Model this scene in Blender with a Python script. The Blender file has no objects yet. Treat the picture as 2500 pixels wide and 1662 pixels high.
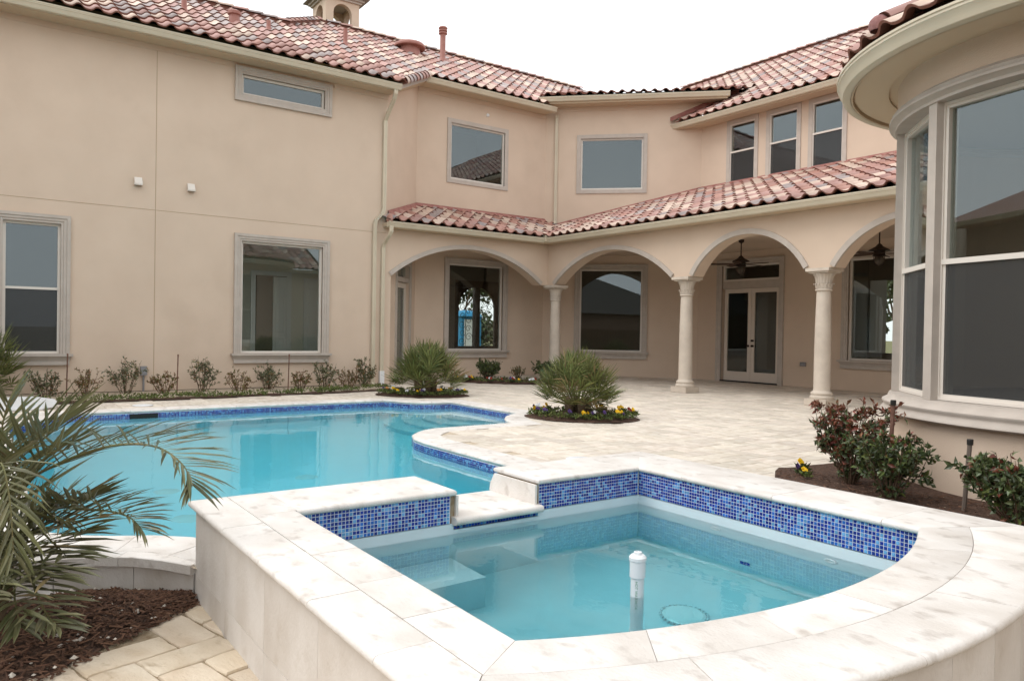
import bpy, bmesh, math, random
from math import sin, cos, pi, sqrt, radians, atan2, hypot
from mathutils import Vector, Matrix, noise
from mathutils.geometry import tessellate_polygon

random.seed(7)
scene = bpy.context.scene
COL = scene.collection

# ------------------------------------------------------------------ camera
YAW, PITCH, ROLL = radians(54.47), radians(-0.669), radians(0.986)
fw = Vector((-sin(YAW), cos(YAW), 0)); rt = Vector((cos(YAW), sin(YAW), 0)); up = Vector((0, 0, 1))
fw2 = fw * cos(PITCH) + up * sin(PITCH); up2 = -fw * sin(PITCH) + up * cos(PITCH)
r2 = rt * cos(ROLL) + up2 * sin(ROLL); u2 = -rt * sin(ROLL) + up2 * cos(ROLL)
cam = bpy.data.cameras.new('camera'); cam.lens = 26.37; cam.sensor_width = 36; cam.clip_start = 0.05; cam.clip_end = 2000
camo = bpy.data.objects.new('camera', cam); COL.objects.link(camo)
camo.matrix_world = Matrix(((r2.x, u2.x, -fw2.x, 0), (r2.y, u2.y, -fw2.y, 0), (r2.z, u2.z, -fw2.z, 1.25), (0, 0, 0, 1)))
scene.camera = camo

# ------------------------------------------------------------------ sky, sun, exposure (bright overcast)
SUN_EL, SUN_AZ = radians(52), radians(-30)      # azimuth measured from -Y (behind the camera) towards +X
world = bpy.data.worlds.new('World'); scene.world = world; world.use_nodes = True
nt = world.node_tree; bg = nt.nodes['Background']
sky = nt.nodes.new('ShaderNodeTexSky'); sky.sky_type = 'NISHITA'; sky.sun_disc = False
sky.sun_elevation = SUN_EL; sky.dust_density = 4.0; sky.air_density = 1.0
hs = nt.nodes.new('ShaderNodeHueSaturation'); hs.inputs['Saturation'].default_value = 0.25
mx = nt.nodes.new('ShaderNodeMix'); mx.data_type = 'RGBA'; mx.inputs[0].default_value = 0.8
mx.inputs[7].default_value = (11.3, 11.6, 11.8, 1)           # even cloud cover
nt.links.new(sky.outputs[0], hs.inputs['Color']); nt.links.new(hs.outputs[0], mx.inputs[6])
nt.links.new(mx.outputs[2], bg.inputs['Color']); bg.inputs['Strength'].default_value = 0.125
sd = Vector((sin(SUN_AZ) * cos(SUN_EL), -cos(SUN_AZ) * cos(SUN_EL), sin(SUN_EL)))
sky.sun_rotation = atan2(sd.x, sd.y)
sl = bpy.data.lights.new('sun', 'SUN'); sl.energy = 1.0; sl.angle = radians(35); sl.color = (1, 0.97, 0.94)
so = bpy.data.objects.new('sun', sl); COL.objects.link(so); so.rotation_euler = sd.to_track_quat('Z', 'Y').to_euler()
vs = scene.view_settings; vs.view_transform = 'Standard'; vs.look = 'None'; vs.exposure = 0.36; vs.gamma = 1.0
try: vs.use_curve_mapping = False
except Exception: pass
cy = scene.cycles
cy.max_bounces = 14; cy.transmission_bounces = 12; cy.transparent_max_bounces = 16; cy.diffuse_bounces = 4; cy.glossy_bounces = 4
cy.sample_clamp_indirect = 6.0; cy.caustics_reflective = False; cy.caustics_refractive = True
try: cy.use_denoising = True
except Exception: pass

# ------------------------------------------------------------------ materials
MATS = {}
def N(nt, t, **kw):
    n = nt.nodes.new('ShaderNode' + t)
    for k, v in kw.items():
        if k.startswith('i_'): n.inputs[k[2:].replace('_', ' ')].default_value = v
        else: setattr(n, k, v)
    return n
def L(nt, a, b): nt.links.new(a, b)
def math_node(nt, op, a, b=None):
    n = nt.nodes.new('ShaderNodeMath'); n.operation = op
    for i, v in enumerate((a, b)):
        if v is None: continue
        if isinstance(v, (int, float)): n.inputs[i].default_value = v
        else: nt.links.new(v, n.inputs[i])
    return n.outputs[0]
def pieces_random(nt):
    oi = N(nt, 'ObjectInfo'); ge = N(nt, 'NewGeometry')
    return math_node(nt, 'FRACT', math_node(nt, 'ADD', oi.outputs['Random'], ge.outputs['Random Per Island']))
def mat(name, col, rough=0.7, col2=None, scale=3.0, detail=6.0, stretch=(1, 1, 1), contrast=(0.35, 0.65), vary=0.0,
        bump=0.0, bscale=60.0, spec=0.3, metal=0.0, huevary=0.0, stain=None, transl=0.0, coords='Object'):
    """procedural surface: two colours mixed by stretched noise, brightness changing from piece to piece, fine relief"""
    m = bpy.data.materials.new(name); m.use_nodes = True; MATS[name] = m
    nt = m.node_tree; p = nt.nodes['Principled BSDF']
    p.inputs['Roughness'].default_value = rough; p.inputs['Specular IOR Level'].default_value = spec; p.inputs['Metallic'].default_value = metal
    tc = N(nt, 'TexCoord'); mp = N(nt, 'Mapping'); mp.inputs['Scale'].default_value = stretch
    L(nt, tc.outputs[coords], mp.inputs['Vector'])
    vec = mp.outputs[0]
    rnd = pieces_random(nt) if (vary or huevary) else None
    if rnd is not None:
        ad = N(nt, 'VectorMath', operation='ADD'); cmb = N(nt, 'CombineXYZ')
        L(nt, math_node(nt, 'MULTIPLY', rnd, 37.0), cmb.inputs[0]); L(nt, math_node(nt, 'MULTIPLY', rnd, 91.0), cmb.inputs[1])
        L(nt, vec, ad.inputs[0]); L(nt, cmb.outputs[0], ad.inputs[1]); vec = ad.outputs[0]
    out = None
    if col2 is not None:
        no = N(nt, 'TexNoise'); no.inputs['Scale'].default_value = scale; no.inputs['Detail'].default_value = detail
        L(nt, vec, no.inputs['Vector'])
        mr = N(nt, 'MapRange'); mr.inputs[1].default_value, mr.inputs[2].default_value = contrast; L(nt, no.outputs[0], mr.inputs[0])
        mi = N(nt, 'Mix', data_type='RGBA'); mi.inputs[6].default_value = (*col, 1); mi.inputs[7].default_value = (*col2, 1)
        L(nt, mr.outputs[0], mi.inputs[0]); out = mi.outputs[2]
    else:
        rg = N(nt, 'RGB'); rg.outputs[0].default_value = (*col, 1); out = rg.outputs[0]
    if stain:
        sc, sscale, lo, hi = stain
        n2 = N(nt, 'TexNoise'); n2.inputs['Scale'].default_value = sscale; n2.inputs['Detail'].default_value = 5.0; L(nt, vec, n2.inputs['Vector'])
        m2 = N(nt, 'MapRange'); m2.inputs[1].default_value, m2.inputs[2].default_value = lo, hi; L(nt, n2.outputs[0], m2.inputs[0])
        mi2 = N(nt, 'Mix', data_type='RGBA'); mi2.inputs[7].default_value = (*sc, 1); L(nt, m2.outputs[0], mi2.inputs[0]); L(nt, out, mi2.inputs[6]); out = mi2.outputs[2]
    if rnd is not None:
        hv = N(nt, 'HueSaturation'); L(nt, out, hv.inputs['Color'])
        v = N(nt, 'MapRange'); v.inputs[3].default_value, v.inputs[4].default_value = 1 - vary, 1 + vary; L(nt, rnd, v.inputs[0]); L(nt, v.outputs[0], hv.inputs['Value'])
        if huevary:
            h = N(nt, 'MapRange'); h.inputs[3].default_value, h.inputs[4].default_value = 0.5 - huevary, 0.5 + huevary
            L(nt, math_node(nt, 'FRACT', math_node(nt, 'MULTIPLY', rnd, 7.31)), h.inputs[0]); L(nt, h.outputs[0], hv.inputs['Hue'])
        out = hv.outputs[0]
    L(nt, out, p.inputs['Base Color'])
    if bump:
        nb = N(nt, 'TexNoise'); nb.inputs['Scale'].default_value = bscale; nb.inputs['Detail'].default_value = 5.0; L(nt, vec, nb.inputs['Vector'])
        b = N(nt, 'Bump'); b.inputs['Strength'].default_value = min(1.0, bump); b.inputs['Distance'].default_value = 0.01
        L(nt, nb.outputs[0], b.inputs['Height']); L(nt, b.outputs[0], p.inputs['Normal'])
    if transl:
        tr = N(nt, 'BsdfTranslucent'); L(nt, out, tr.inputs[0]); ms = N(nt, 'MixShader'); ms.inputs[0].default_value = transl
        L(nt, p.outputs[0], ms.inputs[1]); L(nt, tr.outputs[0], ms.inputs[2]); L(nt, ms.outputs[0], nt.nodes['Material Output'].inputs['Surface'])
    return m

STUCCO = mat('stucco', (0.64, 0.51, 0.40), 0.9, (0.60, 0.475, 0.37), 1.6, 9, contrast=(0.3, 0.7), bump=0.35, bscale=130, spec=0.15,
             stain=((0.56, 0.44, 0.34), 0.8, 0.60, 0.95))
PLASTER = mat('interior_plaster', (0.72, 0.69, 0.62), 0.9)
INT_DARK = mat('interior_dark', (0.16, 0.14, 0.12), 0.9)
TRIM = mat('cast_stone_trim', (0.50, 0.44, 0.385), 0.85, (0.45, 0.395, 0.345), 6, bump=0.2, bscale=150)
STONE = mat('cast_stone_column', (0.60, 0.525, 0.44), 0.8, (0.53, 0.46, 0.385), 5, bump=0.25, bscale=90)
VINYL = mat('window_vinyl', (0.68, 0.625, 0.56), 0.5)
GUTTER = mat('gutter_paint', (0.60, 0.53, 0.405), 0.45, (0.55, 0.485, 0.37), 2, spec=0.4)
SOFFIT = mat('soffit_paint', (0.55, 0.44, 0.315), 0.85)
FLASH = mat('red_flashing', (0.27, 0.10, 0.085), 0.6, (0.34, 0.16, 0.13), 8)
VENTMETAL = mat('painted_vent_metal', (0.30, 0.125, 0.10), 0.5, (0.34, 0.16, 0.13), 6)
TILE_COLS = []
for nm, c, c2 in (('roof_tile_rose', (0.36, 0.195, 0.165), (0.45, 0.28, 0.245)), ('roof_tile_cream', (0.60, 0.47, 0.385), (0.53, 0.385, 0.31)),
                  ('roof_tile_grey', (0.29, 0.245, 0.235), (0.40, 0.325, 0.305)), ('roof_tile_terracotta', (0.36, 0.18, 0.14), (0.43, 0.25, 0.205))):
    TILE_COLS.append(mat(nm, c, 0.55, c2, 5, 5, vary=0.16, bump=0.3, bscale=60, spec=0.4, contrast=(0.3, 0.75)))
TILE_EDGE = mat('roof_tile_edge', (0.19, 0.082, 0.06), 0.85, vary=0.2)
TILE_MATS = TILE_COLS + [TILE_EDGE]
DECKING = mat('roof_underlay', (0.035, 0.03, 0.02), 0.95)
MORTAR = mat('purple_mortar', (0.24, 0.115, 0.11), 0.9, (0.33, 0.17, 0.15), 14, bump=0.8, bscale=60)
TRAV = mat('travertine_coping', (0.72, 0.68, 0.64), 0.55, (0.61, 0.56, 0.51), 4.2, 12, stretch=(1, 1.35, 1), contrast=(0.38, 0.66), vary=0.06, bump=0.3, bscale=70, spec=0.35,
           stain=((0.46, 0.41, 0.365), 9.0, 0.56, 0.74))
TRAVWALL = mat('travertine_panel', (0.64, 0.595, 0.55), 0.6, (0.54, 0.485, 0.43), 4.0, 10, stretch=(1.2, 1.2, 0.8), contrast=(0.38, 0.68), vary=0.03, bump=0.3, bscale=60,
               stain=((0.40, 0.33, 0.25), 5.0, 0.60, 0.9))
PAVER = mat('travertine_paver', (0.66, 0.595, 0.515), 0.7, (0.53, 0.455, 0.37), 5.0, 9, stretch=(1, 2.6, 1), contrast=(0.36, 0.68), vary=0.13, huevary=0.006, bump=0.4, bscale=45,
            stain=((0.40, 0.30, 0.20), 9.0, 0.62, 0.85))
PAVER_NEAR = mat('tumbled_paver', (0.65, 0.555, 0.435), 0.8, (0.53, 0.42, 0.30), 3.6, 10, stretch=(1, 1.7, 1), contrast=(0.36, 0.68), vary=0.12, huevary=0.003, bump=0.6, bscale=40,
                 stain=((0.27, 0.19, 0.11), 8.0, 0.60, 0.85))
JOINT_LIGHT = mat('pale_joint', (0.50, 0.42, 0.325), 0.95, (0.42, 0.34, 0.25), 20, bump=0.4, bscale=90)
JOINT = mat('sandy_joint', (0.36, 0.29, 0.20), 0.95, (0.24, 0.17, 0.10), 30, bump=0.6, bscale=120)
CONCRETE = mat('foundation_concrete', (0.30, 0.265, 0.225), 0.9, (0.22, 0.19, 0.16), 4, bump=0.4, bscale=40)
MOS = [mat('mosaic_dark_blue', (0.012, 0.03, 0.25), 0.15, vary=0.25, spec=0.6), mat('mosaic_mid_blue', (0.03, 0.13, 0.45), 0.15, vary=0.2, spec=0.6),
       mat('mosaic_light_blue', (0.13, 0.33, 0.58), 0.15, vary=0.2, spec=0.6)]
GROUT = mat('mosaic_grout', (0.66, 0.67, 0.72), 0.85)
POOLPLASTER = mat('pool_plaster', (0.66, 0.83, 0.90), 0.8, (0.61, 0.785, 0.865), 1.2, contrast=(0.3, 0.7))
SPAPLASTER = mat('spa_plaster', (0.62, 0.70, 0.73), 0.8, (0.57, 0.65, 0.685), 5, contrast=(0.3, 0.7))
WHITEPLASTIC = mat('white_plastic', (0.74, 0.75, 0.76), 0.35, spec=0.5)
GREYPLASTIC = mat('grey_plastic', (0.24, 0.24, 0.25), 0.5)
RUST = mat('rusty_pipe', (0.12, 0.055, 0.04), 0.8, (0.2, 0.11, 0.08), 20)
BRONZE = mat('oiled_bronze', (0.035, 0.022, 0.016), 0.5, metal=0.3)
IRON = mat('black_iron', (0.02, 0.018, 0.016), 0.5)
DARKWOOD = mat('dark_stained_wood', (0.055, 0.03, 0.018), 0.55)
DOORPAINT = mat('door_paint', (0.64, 0.56, 0.48), 0.5)
SCREEN = None
MULCH = mat('mulch', (0.045, 0.024, 0.016), 0.95, (0.10, 0.056, 0.038), 38, 8, bump=1.0, bscale=70, stain=((0.36, 0.28, 0.2), 45.0, 0.66, 0.74))
CHIP = mat('mulch_chip', (0.075, 0.035, 0.022), 0.9, (0.13, 0.07, 0.042), 9, vary=0.5)
PEBBLE = mat('pale_pebble', (0.55, 0.49, 0.42), 0.85, vary=0.25)
LAWN = mat('lawn', (0.13, 0.145, 0.05), 0.95, (0.24, 0.20, 0.10), 0.6, 8, bump=0.5, bscale=60)
LEAF_PALM = mat('fan_palm_leaf', (0.115, 0.14, 0.04), 0.5, (0.19, 0.20, 0.07), 4, vary=0.45, huevary=0.02, spec=0.4, transl=0.15)
LEAF_DRY = mat('dry_palm_leaf', (0.32, 0.235, 0.12), 0.7, (0.22, 0.17, 0.08), 5, vary=0.3)
LEAF_DATE = mat('feather_palm_leaf', (0.12, 0.125, 0.05), 0.38, (0.19, 0.18, 0.095), 3, vary=0.35, huevary=0.015, spec=0.5, transl=0.12)
STALK = mat('palm_stalk', (0.12, 0.13, 0.05), 0.6, (0.2, 0.16, 0.07), 6)
BARK = mat('palm_trunk_fibre', (0.075, 0.05, 0.03), 0.95, (0.14, 0.1, 0.06), 25, bump=1.0, bscale=40)
LEAF_SHRUB = mat('glossy_shrub_leaf', (0.055, 0.08, 0.03), 0.35, (0.09, 0.115, 0.045), 6, vary=0.5, huevary=0.02, spec=0.5, transl=0.12)
LEAF_RED = mat('red_shrub_leaf', (0.145, 0.04, 0.024), 0.4, (0.20, 0.075, 0.035), 6, vary=0.4, huevary=0.02, spec=0.5, transl=0.12)
LEAF_GREY = mat('grey_green_leaf', (0.14, 0.15, 0.085), 0.5, (0.20, 0.19, 0.115), 6, vary=0.4, huevary=0.02, transl=0.12)
LEAF_RUSSET = mat('russet_leaf', (0.22, 0.105, 0.04), 0.5, (0.15, 0.13, 0.045), 9, vary=0.4, huevary=0.03, transl=0.15)
LEAF_LIME = mat('ground_cover_leaf', (0.13, 0.16, 0.04), 0.6, (0.08, 0.10, 0.03), 20, vary=0.45, huevary=0.02, transl=0.12)
TWIG = mat('twig', (0.13, 0.085, 0.055), 0.9, vary=0.2)
PETALS = {'yellow': mat('yellow_petal', (0.85, 0.52, 0.015), 0.6, vary=0.1), 'white': mat('white_petal', (0.80, 0.80, 0.82), 0.6),
          'purple': mat('purple_petal', (0.085, 0.045, 0.17), 0.6, vary=0.2), 'red': mat('maroon_petal', (0.26, 0.03, 0.015), 0.6, vary=0.2),
          'orange': mat('apricot_petal', (0.75, 0.33, 0.10), 0.6)}
GREENTEXT = mat('green_print', (0.05, 0.25, 0.12), 0.6)
BLUEBOX = mat('blue_plastic', (0.02, 0.22, 0.42), 0.5)

def schlick(nt, f0, normal=None):
    """reflectance for either side of a surface: f0 + (1-f0)(1-|cos|)^5"""
    ge = N(nt, 'NewGeometry'); dp = N(nt, 'VectorMath', operation='DOT_PRODUCT'); L(nt, ge.outputs['Incoming'], dp.inputs[0]); L(nt, normal if normal is not None else ge.outputs['Normal'], dp.inputs[1])
    c = math_node(nt, 'SUBTRACT', 1.0, math_node(nt, 'MINIMUM', math_node(nt, 'ABSOLUTE', dp.outputs['Value']), 1.0))
    return math_node(nt, 'ADD', f0, math_node(nt, 'MULTIPLY', math_node(nt, 'POWER', c, 5.0), 1.0 - f0))
def glass(name, tint, base, gl=(0.86, 0.95, 1.0)):
    m = bpy.data.materials.new(name); m.use_nodes = True; nt = m.node_tree; nt.nodes.remove(nt.nodes['Principled BSDF'])
    tr = N(nt, 'BsdfTransparent'); tr.inputs[0].default_value = (*tint, 1)
    g = N(nt, 'BsdfGlossy'); g.inputs['Color'].default_value = (*gl, 1); g.inputs['Roughness'].default_value = 0.0
    f = schlick(nt, base)
    ms = N(nt, 'MixShader'); L(nt, f, ms.inputs[0]); L(nt, tr.outputs[0], ms.inputs[1]); L(nt, g.outputs[0], ms.inputs[2])
    L(nt, ms.outputs[0], nt.nodes['Material Output'].inputs['Surface']); return m
GLASS = glass('window_glass', (0.84, 0.87, 0.85), 0.075)
def screen_mat():
    m = bpy.data.materials.new('insect_screen'); m.use_nodes = True; nt = m.node_tree; p = nt.nodes['Principled BSDF']
    p.inputs['Base Color'].default_value = (0.045, 0.045, 0.045, 1); p.inputs['Roughness'].default_value = 0.8
    tr = N(nt, 'BsdfTransparent'); ms = N(nt, 'MixShader'); ms.inputs[0].default_value = 0.62
    L(nt, tr.outputs[0], ms.inputs[1]); L(nt, p.outputs[0], ms.inputs[2]); L(nt, ms.outputs[0], nt.nodes['Material Output'].inputs['Surface']); return m
SCREEN = screen_mat()
def water_mat(name, absorb, density, rip_scale, rip):
    """clear water: refracting surface with faint ripples, light absorbed with depth"""
    m = bpy.data.materials.new(name); m.use_nodes = True; nt = m.node_tree; nt.nodes.remove(nt.nodes['Principled BSDF'])
    g = N(nt, 'BsdfGlass'); g.inputs['Roughness'].default_value = 0.0; g.inputs['IOR'].default_value = 1.33
    tc = N(nt, 'TexCoord'); mp = N(nt, 'Mapping'); mp.inputs['Scale'].default_value = (1, 1.7, 1); mp.inputs['Rotation'].default_value = (0, 0, 0.6); L(nt, tc.outputs['Object'], mp.inputs[0])
    no = N(nt, 'TexNoise'); no.inputs['Scale'].default_value = rip_scale; no.inputs['Detail'].default_value = 3.0; L(nt, mp.outputs[0], no.inputs['Vector'])
    b = N(nt, 'Bump'); b.inputs['Strength'].default_value = rip; b.inputs['Distance'].default_value = 0.02; L(nt, no.outputs[0], b.inputs['Height'])
    L(nt, b.outputs[0], g.inputs['Normal'])
    L(nt, g.outputs[0], nt.nodes['Material Output'].inputs['Surface'])
    va = N(nt, 'VolumeAbsorption'); va.inputs['Color'].default_value = (*absorb, 1); va.inputs['Density'].default_value = density
    L(nt, va.outputs[0], nt.nodes['Material Output'].inputs['Volume']); return m
POOLWATER = water_mat('pool_water', (0.14, 0.93, 0.99), 0.50, 2.4, 0.14)
SPAWATER = water_mat('spa_water', (0.12, 0.92, 0.985), 0.60, 3.0, 0.09)

# ------------------------------------------------------------------ mesh helpers
class MB:
    def __init__(s): s.v = []; s.f = []; s.m = []
    def add(s, verts, faces, mi=0):
        b = len(s.v); s.v.extend([tuple(p) for p in verts])
        for k, f in enumerate(faces):
            s.f.append(tuple(b + i for i in f)); s.m.append(mi if isinstance(mi, int) else mi[k])
        return s
    def quad(s, a, b, c, d, mi=0): return s.add((a, b, c, d), ((0, 1, 2, 3),), mi)
    def box(s, x0, x1, y0, y1, z0, z1, mi=0):
        v = [(x, y, z) for x in (x0, x1) for y in (y0, y1) for z in (z0, z1)]
        return s.add(v, ((0, 1, 3, 2), (4, 6, 7, 5), (0, 4, 5, 1), (2, 3, 7, 6), (0, 2, 6, 4), (1, 5, 7, 3)), mi)
    def prism(s, poly, z0, z1, mi=0, bottom=True):
        n = len(poly); v = [(p[0], p[1], z0) for p in poly] + [(p[0], p[1], z1) for p in poly]
        f = [(i, (i + 1) % n, n + (i + 1) % n, n + i) for i in range(n)] + [tuple(range(n, 2 * n))]
        if bottom: f.append(tuple(range(n - 1, -1, -1)))
        return s.add(v, f, mi)
    def lathe(s, prof, n=24, c=(0, 0), a0=0.0, a1=2 * pi, mi=0, z=0.0):
        full = abs(a1 - a0 - 2 * pi) < 1e-6; cols = n if full else n + 1; v = []
        for i in range(cols):
            a = a0 + (a1 - a0) * i / n
            for r, h in prof: v.append((c[0] + r * cos(a), c[1] + r * sin(a), z + h))
        k = len(prof); f = []
        for i in range(n):
            j = (i + 1) % cols
            for q in range(k - 1): f.append((i * k + q, j * k + q, j * k + q + 1, i * k + q + 1))
        return s.add(v, f, mi)
    def tube(s, pts, rad, n=8, mi=0, cap=True):
        pts = [Vector(p) for p in pts]; rad = [rad] * len(pts) if isinstance(rad, (int, float)) else rad
        v = []; f = []; ref = None
        for i, p in enumerate(pts):
            t = (pts[min(i + 1, len(pts) - 1)] - pts[max(i - 1, 0)]).normalized()
            if ref is None: ref = Vector((0, 0, 1)) if abs(t.z) < 0.9 else Vector((1, 0, 0))
            a = t.cross(ref).normalized(); b = t.cross(a).normalized();
            for k in range(n):
                q = 2 * pi * k / n; v.append(p + (a * cos(q) + b * sin(q)) * rad[i])
        for i in range(len(pts) - 1):
            for k in range(n):
                f.append((i * n + k, i * n + (k + 1) % n, (i + 1) * n + (k + 1) % n, (i + 1) * n + k))
        if cap: f.append(tuple(range(n - 1, -1, -1))); f.append(tuple(range((len(pts) - 1) * n, len(pts) * n)))
        return s.add(v, f, mi)
    def extrude(s, prof, p0, p1, out, mi=0, caps=True):
        """closed profile of (outward, height) swept along the straight line p0-p1"""
        out = Vector(out); n = len(prof); v = []
        for p in (Vector(p0), Vector(p1)):
            for o, h in prof: v.append(p + out * o + Vector((0, 0, h)))
        f = [(i, (i + 1) % n, n + (i + 1) % n, n + i) for i in range(n)]
        if caps: f += [tuple(range(n - 1, -1, -1)), tuple(range(n, 2 * n))]
        return s.add(v, f, mi)
def wmat(o):
    return o.matrix_basis.copy() if o.parent is None else wmat(o.parent) @ o.matrix_parent_inverse @ o.matrix_basis
def link(o, parent=None, inv=True):
    COL.objects.link(o)
    if parent is not None:
        o.parent = parent
        if inv: o.matrix_parent_inverse = wmat(parent).inverted()
    return o
def obj(name, mb, mats, parent=None, smooth=False, inv=True, recalc=False, sharp=None):
    me = bpy.data.meshes.new(name); me.from_pydata(mb.v, [], mb.f)
    mats = mats if isinstance(mats, (list, tuple)) else [mats]
    for m in mats: me.materials.append(m)
    if len(mats) > 1: me.polygons.foreach_set('material_index', mb.m)
    if recalc:
        bm = bmesh.new(); bm.from_mesh(me); bmesh.ops.remove_doubles(bm, verts=bm.verts, dist=1e-5); bmesh.ops.recalc_face_normals(bm, faces=bm.faces); bm.to_mesh(me); bm.free()
    if smooth:
        me.polygons.foreach_set('use_smooth', [True] * len(me.polygons))
        if sharp:
            try: me.set_sharp_from_angle(angle=radians(sharp))
            except Exception: pass
    me.update()
    return link(bpy.data.objects.new(name, me), parent, inv)
def tag(o, label=None, cat=None, group=None, kind=None):
    if label: o['label'] = label
    if cat: o['category'] = cat
    if group: o['group'] = group
    if kind: o['kind'] = kind
    return o
def empty(name, loc, label, cat, group=None):
    o = bpy.data.objects.new(name, None); o.empty_display_size = 0.2; COL.objects.link(o); o.location = loc
    return tag(o, label, cat, group)
def inst(name, me, M, parent=None, inv=True):
    o = bpy.data.objects.new(name, me); link(o, parent, inv); o.matrix_basis = M; return o
class Fr:
    """a vertical wall plane: u along it, d out of it, z up"""
    def __init__(s, o, U, n): s.o = Vector((o[0], o[1])); s.U = Vector(U).normalized(); s.n = Vector(n).normalized()
    def p(s, u, z, d=0.0):
        q = s.o + s.U * u + s.n * d; return (q.x, q.y, z)
    def box(s, mb, u0, u1, z0, z1, d0, d1, mi=0):
        v = [s.p(u, z, d) for u in (u0, u1) for z in (z0, z1) for d in (d0, d1)]
        return mb.add(v, ((0, 1, 3, 2), (4, 6, 7, 5), (0, 4, 5, 1), (2, 3, 7, 6), (0, 2, 6, 4), (1, 5, 7, 3)), mi)
    def ring(s, mb, u0, u1, z0, z1, prof, mi=0, sides='lrtb'):
        """mitred frame: closed profile of (outward offset from the rectangle, d)"""
        n = len(prof); rows = []
        for (u, z, su, sz) in ((u0, z0, -1, -1), (u1, z0, 1, -1), (u1, z1, 1, 1), (u0, z1, -1, 1)):
            rows.append([s.p(u + su * o, z + sz * o, d) for o, d in prof])
        for k, side in enumerate('brtl'):
            if side not in sides: continue
            mb.add(rows[k] + rows[(k + 1) % 4], [(i, (i + 1) % n, n + (i + 1) % n, n + i) for i in range(n)], mi)
            if len(sides) < 4: mb.add(rows[k], [tuple(range(n))], mi); mb.add(rows[(k + 1) % 4], [tuple(range(n))], mi)
        return mb
def wall_mesh(mb, F, u0, u1, z0, z1, holes, depth=0.16, mi=0):
    us = sorted({u0, u1, *[h[0] for h in holes], *[h[1] for h in holes]}); zs = sorted({z0, z1, *[h[2] for h in holes], *[h[3] for h in holes]})
    for a, b in zip(us, us[1:]):
        for c, e in zip(zs, zs[1:]):
            um, zm = (a + b) / 2, (c + e) / 2
            if any(h[0] < um < h[1] and h[2] < zm < h[3] for h in holes): continue
            mb.quad(F.p(a, c), F.p(b, c), F.p(b, e), F.p(a, e), mi)
    for h in holes:
        a, b, c, e = h[:4]
        mb.quad(F.p(a, c), F.p(a, e), F.p(a, e, -depth), F.p(a, c, -depth), mi); mb.quad(F.p(b, c), F.p(b, e), F.p(b, e, -depth), F.p(b, c, -depth), mi)
        mb.quad(F.p(a, c), F.p(b, c), F.p(b, c, -depth), F.p(a, c, -depth), mi); mb.quad(F.p(a, e), F.p(b, e), F.p(b, e, -depth), F.p(a, e, -depth), mi)
    return mb
def poly_mesh(mb, outer, holes, z, mi=0):
    loops = [[Vector((p[0], p[1], 0)) for p in outer]] + [[Vector((p[0], p[1], 0)) for p in h] for h in holes]
    flat = [p for lo in loops for p in lo]
    tri = tessellate_polygon(loops)
    zf = z if callable(z) else (lambda x, y: z)
    mb.add([(p.x, p.y, zf(p.x, p.y)) for p in flat], [tuple(t) for t in tri], mi); return mb
def inpoly(x, y, P):
    c = False; j = len(P) - 1
    for i in range(len(P)):
        if (P[i][1] > y) != (P[j][1] > y) and x < (P[j][0] - P[i][0]) * (y - P[i][1]) / (P[j][1] - P[i][1]) + P[i][0]: c = not c
        j = i
    return c
def smooth_path(P, closed=True, step=0.1, keep=()):
    """resample a polyline so that no segment is longer than step"""
    out = []; n = len(P)
    for i in range(n if closed else n - 1):
        a = Vector(P[i]); b = Vector(P[(i + 1) % n]); k = max(1, int(math.ceil((b - a).length / step)))
        for q in range(k): out.append(a.lerp(b, q / k))
    if not closed: out.append(Vector(P[-1]))
    return out

# ================================================================== SETTING: ground, terrace, patio
POOL = [(-12.2, 0.98), (-12.2, 5.92), (-12.05, 6.03), (-11.85, 6.07), (-11.68, 6.16), (-11.52, 6.32), (-11.43, 6.55), (-11.40, 6.85), (-9.36, 6.85),
        (-9.29, 6.64), (-9.12, 6.42), (-8.88, 6.23), (-8.62, 6.10), (-8.41, 6.04), (-8.39, 4.78), (-8.32, 4.60), (-8.17, 4.42), (-7.98, 4.25), (-7.72, 4.14), (-7.40, 4.10),
        (-4.10, 4.10), (-4.10, 1.30), (-4.30, 1.27), (-4.52, 1.19), (-4.72, 1.06), (-4.88, 0.88), (-5.00, 0.66), (-5.14, 0.47), (-5.32, 0.345), (-5.6, 0.32),
        (-11.10, 0.32), (-11.22, 0.40), (-11.40, 0.58), (-11.60, 0.74), (-11.82, 0.87), (-12.05, 0.94)]
def offset_poly(P, d):
    """offset outwards by d (P runs clockwise seen from above: the outside lies to the left of travel)"""
    n = len(P); out = []
    for i in range(n):
        a, b, c = Vector(P[i - 1]), Vector(P[i]), Vector(P[(i + 1) % n])
        t1 = (b - a).normalized(); t2 = (c - b).normalized()
        n1 = Vector((-t1.y, t1.x)); n2 = Vector((-t2.y, t2.x)); m = (n1 + n2)
        if m.length < 1e-6: m = n1.copy()
        m.normalize(); k = d / max(0.5, m.dot(n1)); q = b + m * k; out.append((q.x, q.y))
    return out
RETAIN = [(-4.66, -4.0), (-4.66, 0.25), (-4.63, 0.42), (-4.57, 0.56), (-4.47, 0.70), (-4.33, 0.82), (-4.16, 0.925)]

g = MB()
HX0, HX1, HY0, HY1 = -12.5, -1.3, 0.25, 7.1
for (x0, x1, y0, y1) in ((-400, HX0, -400, 400), (HX1, 400, -400, 400), (HX0, HX1, -400, HY0), (HX0, HX1, HY1, 400)):
    g.quad((x0, y0, -0.30), (x1, y0, -0.30), (x1, y1, -0.30), (x0, y1, -0.30))
tag(obj('ground', g, LAWN), 'dry lawn ground around the house', 'ground', kind='structure')

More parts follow.
